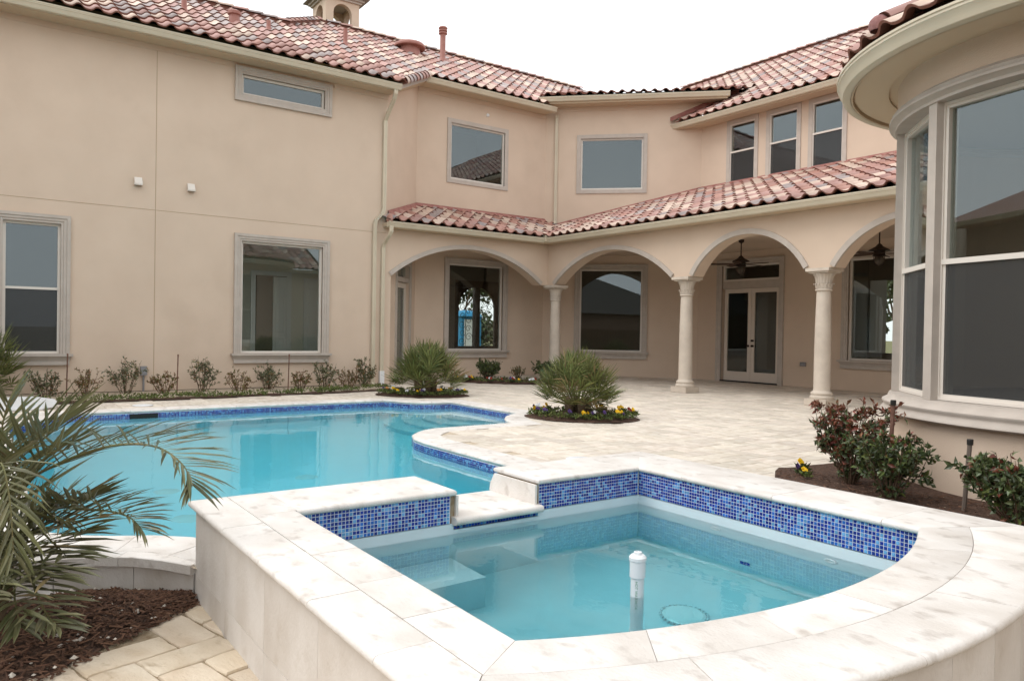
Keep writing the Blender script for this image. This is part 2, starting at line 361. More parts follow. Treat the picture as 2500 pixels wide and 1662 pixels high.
patio = MB()
outer = [(-16.2, -4.0)] + RETAIN + [(-4.03, 0.97), (-4.03, 4.2), (4.0, 4.2), (4.0, 17.2), (-18.6, 17.2), (-18.6, 8.0), (-16.2, 8.0)]
poly_mesh(patio, outer, [offset_poly(POOL, 0.04)[::-1]], -0.014)
PATIO = tag(obj('patio', patio, JOINT_LIGHT), 'cream travertine patio laid in herringbone around the pool', 'patio', kind='structure')

# beds cut into the patio (built further down): ellipses cx, cy, rx, ry, angle
BEDS = {'palm_a': (-12.78, 7.02, 0.92, 0.62, radians(48)), 'palm_b': (-8.42, 7.30, 0.86, 0.66, radians(40)), 'trio': (-15.05, 10.85, 1.75, 0.72, radians(47))}
def in_bed(x, y, grow=0.0):
    for cx, cy, rx, ry, a in BEDS.values():
        dx, dy = x - cx, y - cy; p = (dx * cos(a) + dy * sin(a)) / (rx + grow); q = (-dx * sin(a) + dy * cos(a)) / (ry + grow)
        if p * p + q * q < 1: return True
    return False
ABED = [(-15.8, -4.0), (-13.62, -4.0), (-13.62, 1.6), (-13.66, 3.6), (-13.80, 5.5), (-13.92, 6.5), (-14.12, 6.9), (-14.5, 7.2), (-15.1, 7.5), (-15.8, 7.6)]
TBED_C = (-2.35, 7.55, 2.05)

# herringbone pavers (0.2 x 0.4 m): single ones where they show largest, the rest one mesh
def paver_mesh(name, w, l, h, r, matr):
    mb = MB(); e = r
    for k, (x0, x1, y0, y1, z) in enumerate(((0, w, 0, l, -h), (0, w, 0, l, -e), (e, w - e, e, l - e, 0))): mb.v += [(x0, y0, z), (x1, y0, z), (x1, y1, z), (x0, y1, z)]
    for k in (0, 4):
        for i in range(4): mb.f.append((k + i, k + (i + 1) % 4, k + 4 + (i + 1) % 4, k + 4 + i)); mb.m.append(0)
    mb.f.append((8, 9, 10, 11)); mb.m.append(0)
    me = bpy.data.meshes.new(name); me.from_pydata(mb.v, [], mb.f); me.materials.append(matr); return me
def herringbone(x0, x1, y0, y1, w):
    """axis-aligned herringbone of w x 2w blocks: yields lower corner and extents"""
    i0, i1 = int(x0 / w) - 3, int(x1 / w) + 3; j0, j1 = int(y0 / w) - 3, int(y1 / w) + 3
    for i in range(i0, i1):
        for j in range(j0, j1):
            k = (i - j) % 4
            if k == 0: yield (i * w, j * w, 2 * w, w)
            elif k == 3: yield (i * w, j * w, w, 2 * w)
POOLOUT = offset_poly(POOL, 0.12); PW = 0.2
def project_scale(x, y):
    d = Vector((x, y, -1.25)); return d.dot(fw2)
cand = []
for (x, y, sx, sy) in herringbone(-17.5, 1.0, -4, 16.7, PW):
    cs = [(x, y), (x + sx, y), (x + sx, y + sy), (x, y + sy)]; cx, cy_ = x + sx / 2, y + sy / 2
    if any(inpoly(px, py, POOLOUT) for px, py in cs): continue
    if cx > -4.75 and cy_ < 0.9: continue
    if cx > -4.45 and cy_ < 4.20: continue
    if any(px > -4.66 and py < 0.93 for px, py in cs): continue
    if inpoly(cx, cy_, ABED): continue
    if hypot(cx - TBED_C[0], cy_ - TBED_C[1]) < 1.6: continue
    if in_bed(cx, cy_, -0.12): continue
    if cy_ < 8.0 and cx < -15.7: continue
    if cx < -15.8 and cy_ < 23.94 - 31 + 0 - cx - 1.2 and cy_ < 9: continue
    d = project_scale(cx, cy_)
    u = ((Vector((cx, cy_, -1.25)).dot(r2)) / d) if d > 0.1 else 9
    cand.append((abs(u) > 0.72 or d < 0.5, d, x, y, sx, sy))
cand.sort()
PM = paver_mesh('paver', PW - 0.006, 2 * PW - 0.006, 0.05, 0.006, PAVER)
rest = MB(); r_ = random.Random(3)
for k, (off, d, x, y, sx, sy) in enumerate(cand):
    z = -0.004 + r_.uniform(-0.003, 0.001)
    if k < 300 and not off:
        M = Matrix.Translation((x + 0.003, y + 0.003, z)) if sy > sx else Matrix.Translation((x + sx - 0.003, y + 0.003, z)) @ Matrix.Rotation(pi / 2, 4, 'Z')
        inst('paver', PM, M, PATIO)
    else:
        e = 0.006; a, b, c, f = x + 0.003, x + sx - 0.003, y + 0.003, y + sy - 0.003
        rest.add([(a, c, -0.04), (b, c, -0.04), (b, f, -0.04), (a, f, -0.04), (a, c, z - e), (b, c, z - e), (b, f, z - e), (a, f, z - e),
                  (a + e, c + e, z), (b - e, c + e, z), (b - e, f - e, z), (a + e, f - e, z)],
                 [(0, 1, 5, 4), (1, 2, 6, 5), (2, 3, 7, 6), (3, 0, 4, 7), (4, 5, 9, 8), (5, 6, 10, 9), (6, 7, 11, 10), (7, 4, 8, 11), (8, 9, 10, 11)])
tag(obj('paver_field', rest, PAVER, PATIO), kind='stuff')

# lower path beside the spa with its bigger tumbled pavers
low = MB(); low.quad((-4.9, -8, -0.215), (8, -8, -0.215), (8, 4.6, -0.215), (-4.9, 4.6, -0.215))
low = MB()
for (x0, x1, y0, y1) in ((-4.64, 8, -8, 0.98), (-0.95, 8, 0.98, 4.3)):
    low.quad((x0, y0, -0.190), (x1, y0, -0.190), (x1, y1, -0.190), (x0, y1, -0.190))
LOWER = tag(obj('lower_path', low, JOINT), 'lower path of tan tumbled pavers beside the spa wall', 'path', kind='structure')
def bed_edge(y):      # the mulch ends on a slanting line
    return -4.12 + (0.95 - y) * 0.80
PM2 = None
rr = random.Random(11); shapes = {}
W2 = 0.195
def rot(p, a, c=(-3.4, 0.6)):
    dx, dy = p[0] - c[0], p[1] - c[1]; return (c[0] + dx * cos(a) - dy * sin(a), c[1] + dx * sin(a) + dy * cos(a))
TILT = radians(14)
for (x, y, sx, sy) in herringbone(-6.5, 1.5, -3.0, 3.0, W2):
    c = rot((x + sx / 2, y + sy / 2), TILT)
    if c[1] > 1.12 or c[1] < -1.6 or c[0] > -0.7 or c[0] < -4.3 or c[0] < bed_edge(c[1]) - 0.07: continue
    key = rr.randrange(5) + (10 if sx > sy else 0)
    if key not in shapes:
        mb = MB(); gp = 0.0035; w_, l_ = sx / 2 - gp, sy / 2 - gp; q = random.Random(key); ring = []
        for (ax, ay, bx, by) in ((-1, -1, 1, -1), (1, -1, 1, 1), (1, 1, -1, 1), (-1, 1, -1, -1)):
            for t in range(5):
                f = t / 5; px, py = (ax + (bx - ax) * f) * w_, (ay + (by - ay) * f) * l_
                if t == 0: px *= 0.985; py *= 0.985
                ring.append((px + q.uniform(-0.005, 0.003) * (1 if px > 0 else -1), py + q.uniform(-0.005, 0.003) * (1 if py > 0 else -1)))
        n = len(ring)
        for s_, z in ((1.0, -0.06), (1.0, -0.010), (0.972, -0.002), (0.93, 0.0)): mb.v += [(p[0] * s_, p[1] * s_, z + (q.uniform(-0.001, 0.001) if z > -0.01 else 0)) for p in ring]
        for k in range(3):
            for i in range(n): mb.f.append((k * n + i, k * n + (i + 1) % n, (k + 1) * n + (i + 1) % n, (k + 1) * n + i)); mb.m.append(0)
        mb.f.append(tuple(range(3 * n, 4 * n))); mb.m.append(0)
        me = bpy.data.meshes.new('paver'); me.from_pydata(mb.v, [], mb.f); me.materials.append(PAVER_NEAR); shapes[key] = me
    M = Matrix.Translation((c[0], c[1], -0.178 + rr.uniform(-0.006, 0.004))) @ Matrix.Rotation(TILT, 4, 'Z') @ Matrix.Rotation(rr.uniform(-0.012, 0.012), 4, 'X')
    inst('paver', shapes[key], M, LOWER)

# ================================================================== SWIMMING POOL
WZ = -0.115                                                   # water level
pool = empty('swimming_pool', (-8.2, 3.5, 0), 'large swimming pool with scalloped corners and blue mosaic waterline', 'swimming pool')
PP = smooth_path(POOL, True, 0.12)
def path_frames(P, closed=True):
    n = len(P); out = []
    for i in range(n):
        a = P[i - 1] if (closed or i) else P[i]; c = P[(i + 1) % n] if (closed or i < n - 1) else P[i]
        t1 = (P[i] - a); t2 = (c - P[i]); t1 = t1.normalized() if t1.length > 1e-9 else t2.normalized(); t2 = t2.normalized() if t2.length > 1e-9 else t1
        m = (t1 + t2); m = m.normalized() if m.length > 1e-6 else t1
        nn = Vector((-m.y, m.x)); k = 1 / max(0.55, abs(m.dot(t1))); out.append((P[i], nn * k))
    return out
PF = path_frames(PP)
def band(mb, fr, z0, z1, off=0.0, mi=0):
    n = len(fr)
    for i in range(n):
        a, na = fr[i]; b, nb = fr[(i + 1) % n]; a = a + na * off; b = b + nb * off
        mb.quad((a.x, a.y, z0), (b.x, b.y, z0), (b.x, b.y, z1), (a.x, a.y, z1), mi)
basin = MB(); band(basin, PF, -1.5, -0.04, 0.012)
poly_mesh(basin, [(p.x + n.x * 0.012, p.y + n.y * 0.012) for p, n in PF], [], -1.5)
obj('basin', basin, POOLPLASTER, pool)
st = MB()                                                     # curved entry steps in the far corner
for r, z0, z1 in ((0.75, -1.5, -0.36), (1.08, -1.5, -0.62), (1.40, -1.5, -0.88), (1.72, -1.5, -1.14)):
    st.prism([(-10.38 + r * cos(a), 6.88 + 0.95 * r * sin(a)) for a in [pi + pi * k / 28 for k in range(29)]], z0, z1, bottom=False)
obj('entry_steps', st, POOLPLASTER, pool)
mos = MB(); gr = MB(); band(gr, PF, -0.235, -0.045, 0.004)
obj('waterline_grout', gr, GROUT, pool)
rm = random.Random(5); PT = 0.0205
Lc = [0.0]
for i in range(len(PP)): Lc.append(Lc[-1] + (PP[(i + 1) % len(PP)] - PP[i]).length)
def at_len(s):
    import bisect
    i = min(len(PP) - 1, max(0, bisect.bisect_right(Lc, s) - 1)); a, b = PP[i], PP[(i + 1) % len(PP)]; f = (s - Lc[i]) / max(1e-9, Lc[i + 1] - Lc[i])
    t = (b - a).normalized(); return a.lerp(b, f), t, Vector((-t.y, t.x))
ntile = int(Lc[-1] / PT)
for i in range(ntile):
    p, t, nn = at_len((i + 0.5) * PT)
    if p.x > -4.2: continue
    a = p - t * 0.0088 + nn * 0.001; b = p + t * 0.0088 + nn * 0.001
    for k in range(9):
        z = -0.052 - k * PT; mi = rm.choices((0, 1, 2), (0.52, 0.26, 0.22))[0]
        mos.quad((a.x, a.y, z - 0.0184), (b.x, b.y, z - 0.0184), (b.x, b.y, z), (a.x, a.y, z), mi)
tag(obj('mosaic_waterline', mos, MOS, pool), kind='stuff')
# bullnose coping stones
CP = [(0.03, -0.05), (0.012, -0.046), (0.0, -0.034), (-0.003, -0.022), (0.002, -0.010), (0.014, -0.002), (0.03, 0.0), (0.335, 0.0), (0.34, -0.004), (0.34, -0.05)]
def stones(path, prof, parent, name, matr, length, z=0.0, closed=False, flip=1, gap=0.002, skip=None, seed=1, jit=0.0015):
    """bullnose stones along a path of 2D points, profile (outward, height)"""
    fr = path_frames(path, closed); n = len(fr); L0 = [0.0]; m = n if closed else n - 1
    for i in range(m): L0.append(L0[-1] + (fr[(i + 1) % n][0] - fr[i][0]).length)
    tot = L0[-1]; cnt = max(1, round(tot / length)); q = random.Random(seed)
    def frame(s):
        i = 0
        while i < m - 1 and L0[i + 1] < s: i += 1
        a, na = fr[i]; b, nb = fr[(i + 1) % n]; f = min(1, max(0, (s - L0[i]) / max(1e-9, L0[i + 1] - L0[i]))); return a.lerp(b, f), na.lerp(nb, f) * flip
    for k in range(cnt):
        s0, s1 = tot * k / cnt + gap, tot * (k + 1) / cnt - gap
        st_ = [s0] + [x for x in L0 if s0 + 0.004 < x < s1 - 0.004] + [s1]
        c, _ = frame((s0 + s1) / 2)
        if skip and skip(c.x, c.y): continue
        mb = MB(); dz = q.uniform(-jit, jit); np_ = len(prof)
        for s in st_:
            p, nn = frame(s)
            for o, h in prof: mb.v.append((p.x + nn.x * o, p.y + nn.y * o, z + h + dz))
        for i in range(len(st_) - 1):
            for j in range(np_): mb.f.append((i * np_ + j, i * np_ + (j + 1) % np_, (i + 1) * np_ + (j + 1) % np_, (i + 1) * np_ + j)); mb.m.append(0)
        mb.f.append(tuple(range(np_))); mb.m.append(0); mb.f.append(tuple(range((len(st_) - 1) * np_, len(st_) * np_))[::-1]); mb.m.append(0)
        obj(name, mb, matr, parent, smooth=True, sharp=35)
PC = smooth_path(POOL[21:] + POOL[:21], False, 0.08)          # runs from the spa all the way round to the spa
stones(PC, CP, pool, 'coping_stone', TRAV, 0.5, skip=lambda x, y: x > -4.3 and y > 1.3 and y < 4.0)
# outer edging on the retaining curve
RP = smooth_path(RETAIN[::-1], False, 0.08)
EP = [(0.0, -0.055), (-0.004, -0.05), (-0.004, -0.004), (0.0, 0.0), (0.15, 0.0), (0.15, -0.055)]
stones(RP, EP, pool, 'edging_stone', TRAV, 0.46, z=-0.002, flip=-1, seed=4, skip=lambda x, y: y < -1.5)
wallp = [(0.02, -0.30), (0.02, -0.056), (0.08, -0.056), (0.08, -0.30)]
stones(RP, wallp, pool, 'retaining_panel', TRAVWALL, 0.4, flip=-1, seed=6, jit=0, skip=lambda x, y: y < -1.5)
# fittings
dm = MB()
for x, y, r in ((-8.1, 3.0, 0.12), (-8.15, 1.57, 0.12)):
    if r: dm.lathe([(0.0, 0.012), (r * 0.9, 0.01), (r, 0.0)], 20, (x, y), z=-1.5)
obj('floor_return', dm, WHITEPLASTIC, pool, smooth=True)
dm = MB(); dm.lathe([(0.0, 0.02), (0.12, 0.015), (0.14, 0.0)], 20, (-7.1, 1.54), z=-1.5); obj('main_drain', dm, WHITEPLASTIC, pool, smooth=True)
sk = MB(); sk.box(-12.19, -12.14 - 0.2, 1.84, 2.22, -0.22, -0.058); obj('skimmer_mouth', sk, IRON, pool)

w = MB(); w.prism([(p.x, p.y) for p in [a + n * 0.03 for a, n in PF]], -1.56, WZ)
tag(obj('pool_water', w, POOLWATER, recalc=True), 'clear turquoise water filling the swimming pool', 'water', kind='structure')

# ================================================================== SPA
SZ = 0.335; AC, AR = (-4.25, 2.52), 2.75                        # coping height; centre and radius of the curved inner side
spa = empty('raised_spa', (-2.9, 2.5, -0.2), 'raised travertine spa with curved front and blue mosaic band', 'spa')
X0, Y0, Y1 = -3.70, 1.30, 3.74
a0 = math.asin((Y0 - AC[1]) / AR); a1 = math.asin((Y1 - AC[1]) / AR)
def arc(r, n, aa=a0, bb=a1): return [Vector((AC[0] + r * cos(aa + (bb - aa) * i / n), AC[1] + r * sin(aa + (bb - aa) * i / n))) for i in range(n + 1)]
OX, OY0, OY1 = -4.15, 0.945, 4.205; OR = AR + 0.44
b0 = math.asin((OY0 - AC[1]) / OR); b1 = math.asin((OY1 - AC[1]) / OR)
inner = [Vector((X0, Y0))] + [Vector((X0, Y1))] + arc(AR, 24)[::-1]
outerp = [Vector((OX, OY0))] + [Vector((OX, OY1))] + arc(OR, 24, b0, b1)[::-1]
# core of the wall, the notch of the spillway left low
SP0, SP1, SPZ = 2.26, 2.85, 0.175
core = MB()
def ring_between(mb, A, B, z0, z1):
    mb.add([(p.x, p.y, z1) for p in A] + [(p.x, p.y, z1) for p in B], [tuple(t) for t in tessellate_polygon([[Vector((p.x, p.y, 0)) for p in A], [Vector((p.x, p.y, 0)) for p in B]])])
I2 = [Vector((X0 + 0.0, Y0))] + [Vector((X0, SP0)), Vector((X0, SP1)), Vector((X0, Y1))] + arc(AR, 24)[::-1]
for P, z0, z1 in ((inner, -0.75, 0.14), ):
    n = len(P)
    for i in range(n): a, b = P[i], P[(i + 1) % n]; core.quad((a.x, a.y, z0), (b.x, b.y, z0), (b.x, b.y, z1), (a.x, a.y, z1))
n = len(inner); core.add([(p.x, p.y, -0.75) for p in inner], [tuple(range(n))])
obj('basin', core, SPAPLASTER, spa)
body = MB()                                                   # masonry under the coping, kept 8 mm behind the facing
d = 0.01
body.prism([(OX + d, OY0 + d), (OX + d, SP0), (X0 - d, SP0), (X0 - d, Y0)] , -0.3, SZ - 0.037, bottom=False)
body.prism([(OX + d, SP0), (OX + d, SP1), (X0 - d, SP1), (X0 - d, SP0)], -0.3, SPZ - 0.04, bottom=False)
body.prism([(OX + d, SP1), (OX + d, OY1 - d), (X0 - d, Y1 + d), (X0 - d, SP1)], -0.3, SZ - 0.037, bottom=False)
oa = arc(OR - d, 24, b0, b1); ia = arc(AR + d, 24)
for i in range(24):
    body.prism([(ia[i].x, ia[i].y), (oa[i].x, oa[i].y), (oa[i + 1].x, oa[i + 1].y), (ia[i + 1].x, ia[i + 1].y)], -0.3, SZ - 0.037, bottom=False)
body.prism([(OX + d, OY0 + d), (X0 - d, Y0), (ia[0].x, ia[0].y), (oa[0].x, oa[0].y)], -0.3, SZ - 0.037, bottom=False)
body.prism([(OX + d, OY1 - d), (oa[-1].x, oa[-1].y), (ia[-1].x, ia[-1].y), (X0 - d, Y1 + d)], -0.3, SZ - 0.037, bottom=False)
obj('masonry', body, JOINT, spa)
# bench and corner seat under water
seat = MB(); seat.box(X0 + 0.003, -3.33, Y0 + 0.003, 2.23, -0.745, -0.35)
obj('bench', seat, SPAPLASTER, spa)
# mosaic: one small raised block per tile, grout 2 mm behind
def mosaic(F, u0, u1, z0, z1, name, flat=False):
    g_ = MB(); F.box(g_, u0, u1, z0 - 0.003, z1, -0.008, 0.0); obj('mosaic_grout', g_, GROUT, spa)
    mb = MB(); q = random.Random(hash(name) % 97 + int(100 * abs(u0))); nu = int((u1 - u0 + 0.001) / PT); nz = int(round((z1 - z0) / PT + 0.3)); e = 0.0015
    for i in range(nu):
        for k in range(nz):
            a = u0 + i * PT + 0.0012; z = z0 + k * PT + 0.001; b = a + PT - 0.0033; c = min(z + PT - 0.0033, z1); mi = q.choices((0, 1, 2), (0.58, 0.22, 0.20))[0]
            if c - z < 0.003: continue
            dd = 0.003 + q.uniform(-0.0004, 0.0004)
            mb.add([F.p(a, z, 0), F.p(b, z, 0), F.p(b, c, 0), F.p(a, c, 0), F.p(a + e, z + e, dd), F.p(b - e, z + e, dd), F.p(b - e, c - e, dd), F.p(a + e, c - e, dd)],
                   [(0, 1, 5, 4), (1, 2, 6, 5), (2, 3, 7, 6), (3, 0, 4, 7), (4, 5, 6, 7)], mi)
    tag(obj('mosaic_band', mb, MOS, spa), kind='stuff')
FX = Fr((X0, 0), (0, 1), (1, 0)); FYb = Fr((0, Y1), (1, 0), (0, -1)); FYa = Fr((0, Y0), (1, 0), (0, 1))
MZ0, MZ1 = 0.140, 0.304
mosaic(FX, Y0, SP0 - 0.035, MZ0, MZ1, 'a'); mosaic(FX, SP0 - 0.01, SP1 + 0.015, 0.105, 0.150, 'b'); mosaic(FX, SP1 + 0.02, Y1, MZ0, MZ1, 'c')
mosaic(FYb, X0 + 0.004, AC[0] + AR * cos(a1), MZ0, MZ1, 'd'); mosaic(FYa, X0, AC[0] + AR * cos(a0), MZ0, MZ1, 'e')
aa_ = arc(AR, 12)
for i in range(12):
    a, b = aa_[i], aa_[i + 1]; t = (b - a).normalized(); mosaic(Fr((a.x, a.y), (t.x, t.y), (-t.y, t.x) if Vector((-t.y, t.x)).dot(Vector(AC) - a) > 0 else (t.y, -t.x)), 0, (b - a).length, MZ0, MZ1, 'f%d' % i)
# coping stones; outward profile as seen from the inside edge
NI = [(0.022, -0.05), (0.004, -0.046), (-0.014, -0.036), (-0.02, -0.024), (-0.015, -0.010), (0.0, -0.002), (0.022, 0.0)]
IN = NI + [(0.212, 0.0), (0.214, -0.004), (0.214, -0.05)]
OUT = [(0.0, -0.05), (0.0, -0.004), (0.002, 0.0), (0.24, 0.0), (0.262, -0.003), (0.276, -0.012), (0.28, -0.025), (0.274, -0.038), (0.258, -0.047), (0.235, -0.05)]
FULL = NI + [(0.44, 0.0), (0.462, -0.003), (0.476, -0.012), (0.48, -0.025), (0.474, -0.038), (0.458, -0.047), (0.44, -0.05)]
def v2(*pts): return [Vector(p) for p in pts]
MIT = 0.0
# far side (one wide stone) and pool side pieces, mitred at the corners
def flat_stone(poly, z0, z1, name, r=0.022, nose=None, seed=0):
    """stone with a rounded edge on the sides listed in nose"""
    mb = MB(); n = len(poly); nose = nose if nose is not None else range(n)
    c = Vector((sum(p[0] for p in poly) / n, sum(p[1] for p in poly) / n))
    prof = [(0.0, z0), (0.0, z0)] if False else None
    lv = []
    for k in range(7):
        t = -pi / 2 + pi * k / 6; lv.append((cos(t) * (z1 - z0) / 2, (z0 + z1) / 2 + sin(t) * (z1 - z0) / 2))
    rings = []
    for o, z in lv:
        ring = []
        for i in range(n):
            p = Vector(poly[i]); pa = Vector(poly[i - 1]); pc = Vector(poly[(i + 1) % n])
            def en(a, b, k):
                t = (b - a).normalized(); nn = Vector((t.y, -t.x))
                if nn.dot((a + b) / 2 - c) < 0: nn = -nn
                return nn, (o - (z1 - z0) / 2 if k in nose else 0.0)
            n1, o1 = en(pa, p, (i - 1) % n); n2, o2 = en(p, pc, i)
            det = n1.x * n2.y - n1.y * n2.x
            if abs(det) < 1e-4: q = p + n1 * o1
            else: q = p + Vector(((o1 * n2.y - o2 * n1.y) / det, (n1.x * o2 - n2.x * o1) / det))
            ring.append((q.x, q.y, z))
        rings.append(ring)
    for rg in rings: mb.v += rg
    for k in range(len(rings) - 1):
        for i in range(n): mb.f.append((k * n + i, k * n + (i + 1) % n, (k + 1) * n + (i + 1) % n, (k + 1) * n + i)); mb.m.append(0)
    mb.f.append(tuple(range((len(rings) - 1) * n, len(rings) * n))); mb.m.append(0); mb.f.append(tuple(range(n))[::-1]); mb.m.append(0)
    return obj(name, mb, TRAV, spa, smooth=True, sharp=38)
ZC0, ZC1 = SZ - 0.036, SZ
XI, XO, YA_, YB_, YCo, YDo = X0 + 0.02, OX - 0.035, Y0 - 0.02, Y0 + 0.02, OY0 - 0.035, OY1 + 0.03
g2 = 0.0015
YI0, YI1 = Y0 + 0.02, Y1 - 0.02
# pool side: near piece (corner to spillway), far piece (spillway to corner)
XMID = (XI + XO) / 2
YJ = 1.105
flat_stone([(XO, YJ + 0.002), (XI - g2, YJ + 0.002), (XI - g2, YI0 - g2), (XO, YI0 - g2)], ZC0, ZC1, 'coping_stone', nose=(3,))
flat_stone([(XO, YI0), (XI, YI0), (XI, SP0 - g2), (XO, SP0 - g2)], ZC0, ZC1, 'coping_stone', nose=(1, 2, 3))
flat_stone([(XO, SP1 + g2), (XI, SP1 + g2), (XI, YI1), (XO, YDo)], ZC0, ZC1, 'coping_stone', nose=(0, 1, 3))
# spillway slab with side cheeks
flat_stone([(OX - 0.06, SP0 - 0.02), (X0 + 0.055, SP0 - 0.02), (X0 + 0.055, SP1 + 0.02), (OX - 0.06, SP1 + 0.02)], SPZ - 0.042, SPZ + 0.003, 'spillway_slab', nose=(1, 3))
for y0_, y1_ in ((SP0 + 0.001, SP0 + 0.016), (SP1 - 0.016, SP1 - 0.001)):
    mb = MB(); mb.add([(x, y, z) for y in (y0_, y1_) for x, z in ((X0 + 0.008, SPZ + 0.003), (X0 + 0.008, ZC0), (OX + 0.0, ZC0), (OX - 0.045, SPZ + 0.05), (OX - 0.055, SPZ + 0.003))],
                      [(0, 1, 2, 3, 4), (9, 8, 7, 6, 5), (0, 5, 6, 1), (1, 6, 7, 2), (2, 7, 8, 3), (3, 8, 9, 4), (4, 9, 5, 0)]); obj('spillway_cheek', mb, TRAV, spa)
def arcx(r, y): return AC[0] + sqrt(r * r - (y - AC[1]) ** 2)
R0, RJ, R1 = AR - 0.02, AR + 0.205, OR + 0.03
def ystart(r): return YI0 + (YJ - YI0) * (r - R0) / (RJ - R0) if r < RJ else YJ + (YCo - YJ) * (r - RJ) / (R1 - RJ)
def yend(r): return YI1 + (YDo - YI1) * (r - R0) / (R1 - R0)
fx = [XO, -3.30, -2.62, -1.98]
for i in range(4):
    xa = fx[i]; xb = fx[i + 1] if i < 3 else None
    if i == 0: poly = [(XO, YDo), (XI, YI1), (xb - g2, YI1), (xb - g2, YDo)]
    elif i < 3: poly = [(xa + g2, YDo), (xa + g2, YI1), (xb - g2, YI1), (xb - g2, YDo)]
    else: poly = [(xa + g2, YDo), (xa + g2, YI1), (arcx(R0, YI1), YI1), (arcx(R1, YDo), YDo)]
    flat_stone(poly, ZC0, ZC1 + 0.0005 * (i % 2), 'coping_stone', nose=(1, 3))
lx = [XI, -3.28, -2.92, -2.50, -2.12]
for i in range(5):
    xa = lx[i]; xb = lx[i + 1] if i < 4 else None
    if i < 4: poly = [(xa + g2, YJ + 0.002), (xb - g2, YJ + 0.002), (xb - g2, YI0), (xa + g2, YI0)]
    else: poly = [(xa + g2, YJ + 0.002), (arcx(RJ, YJ) - g2, YJ + 0.002), (arcx(R0, YI0) - g2, YI0), (xa + g2, YI0)]
    flat_stone(poly, ZC0, ZC1 + 0.0004 * (i % 2), 'coping_stone', nose=(2,))
ox = [XO, -3.52, -2.98, -2.44, -1.92]
for i in range(5):
    xa = ox[i]; xb = ox[i + 1] if i < 4 else None
    if i < 4: poly = [(xa + g2, YCo), (xb - g2, YCo), (xb - g2, YJ - 0.002), (xa + g2, YJ - 0.002)]
    else: poly = [(xa + g2, YCo), (arcx(R1, YCo) - g2, YCo), (arcx(RJ, YJ) - g2, YJ - 0.002), (xa + g2, YJ - 0.002)]
    flat_stone(poly, ZC0, ZC1 - 0.0005 * (i % 2), 'coping_stone', nose=(0,) if i else (0, 3))
def arc_stones(r0, r1, cnt, nose_in, nose_out):
    """curved rows; their end joints follow the mitres"""
    hT = ZC1 - ZC0; rr_ = hT / 2; W = r1 - r0
    nz = [(cos(t) * rr_, sin(t) * rr_ - rr_) for t in [-pi / 2 + pi * k / 6 for k in range(7)]]
    ins = [(rr_ - a, h) for a, h in nz] if nose_in else [(0.0, -hT), (0.0, -0.002), (0.003, 0.0)]
    outs = [(W - rr_ + a, h) for a, h in nz[::-1]] if nose_out else [(W - 0.003, 0.0), (W, -0.002), (W, -hT)]
    pr = ins + outs; npf = len(pr)
    for k in range(cnt):
        mb = MB(); m = 6
        for i in range(m + 1):
            for o, h in pr:
                r = r0 + o; s_ = math.asin((ystart(r) - AC[1]) / r); e_ = math.asin((yend(r) - AC[1]) / r); ga = 0.0004
                f0, f1 = k / cnt, (k + 1) / cnt; a = s_ + (e_ - s_) * (f0 + (f1 - f0) * i / m)
                if i == 0: a += ga
                if i == m: a -= ga
                mb.v.append((AC[0] + r * cos(a), AC[1] + r * sin(a), SZ + h + 0.0006 * (k % 2)))
        for i in range(m):
            for j in range(npf): mb.f.append((i * npf + j, i * npf + (j + 1) % npf, (i + 1) * npf + (j + 1) % npf, (i + 1) * npf + j)); mb.m.append(0)
        mb.f.append(tuple(range(npf))); mb.m.append(0); mb.f.append(tuple(range(m * npf, (m + 1) * npf))[::-1]); mb.m.append(0)
        obj('coping_stone', mb, TRAV, spa, smooth=True, sharp=38)
arc_stones(R0, RJ - 0.0012, 6, True, False); arc_stones(RJ + 0.0012, R1, 5, False, True)
# facing panels on the outer walls
def panels(F, u0, u1, z0, z1, cuts, zc=None):
    us = [u0] + cuts + [u1]
    for a, b in zip(us, us[1:]):
        for c, e in (((z0, zc), (zc, z1)) if zc else ((z0, z1),)):
            mb = MB(); F.box(mb, a + 0.001, b - 0.001, c + 0.001, e - 0.001, -0.012, 0.0); obj('facing_panel', mb, TRAVWALL, spa)
panels(Fr((0, OY0), (1, 0), (0, -1)), OX, -1.0, -0.24, ZC0 - 0.001, [-3.58, -3.0, -2.42, -1.84, -1.3], -0.05)
panels(Fr((OX, 0), (0, 1), (-1, 0)), OY0 + 0.002, SP0, -0.24, ZC0 - 0.001, [1.4, 1.85], 0.0)
panels(Fr((OX, 0), (0, 1), (-1, 0)), SP0, SP1, -0.24, SPZ - 0.045, [2.55])
panels(Fr((OX, 0), (0, 1), (-1, 0)), SP1, OY1, -0.24, ZC0 - 0.001, [3.3, 3.75], 0.0)
panels(Fr((0, OY1), (1, 0), (0, 1)), OX, AC[0] + OR * cos(b1), -0.06, ZC0 - 0.001, [-3.6, -3.0, -2.4, -1.8])
oc = arc(OR, 11, b0, b1)
for i in range(11):
    a, b = oc[i], oc[i + 1]; t = (b - a).normalized(); nn = Vector((t.y, -t.x)); nn = nn if nn.dot(a - Vector(AC)) > 0 else -nn
    panels(Fr((a.x, a.y), (t.x, t.y), (nn.x, nn.y)), 0, (b - a).length, -0.24, ZC0 - 0.001, [])
w = MB(); e = 0.004
w.prism([(p.x, p.y) for p in [Vector((X0 - e, Y0 - e)), Vector((X0 - e, Y1 + e))] + [Vector((AC[0] + (AR + e) * cos(a1 + (a0 - a1) * i / 24), AC[1] + (AR + e) * sin(a1 + (a0 - a1) * i / 24))) for i in range(25)]], -0.77, 0.078)
tag(obj('spa_water', w, SPAWATER, recalc=True), 'shallow clear water standing in the raised spa', 'water', kind='structure')
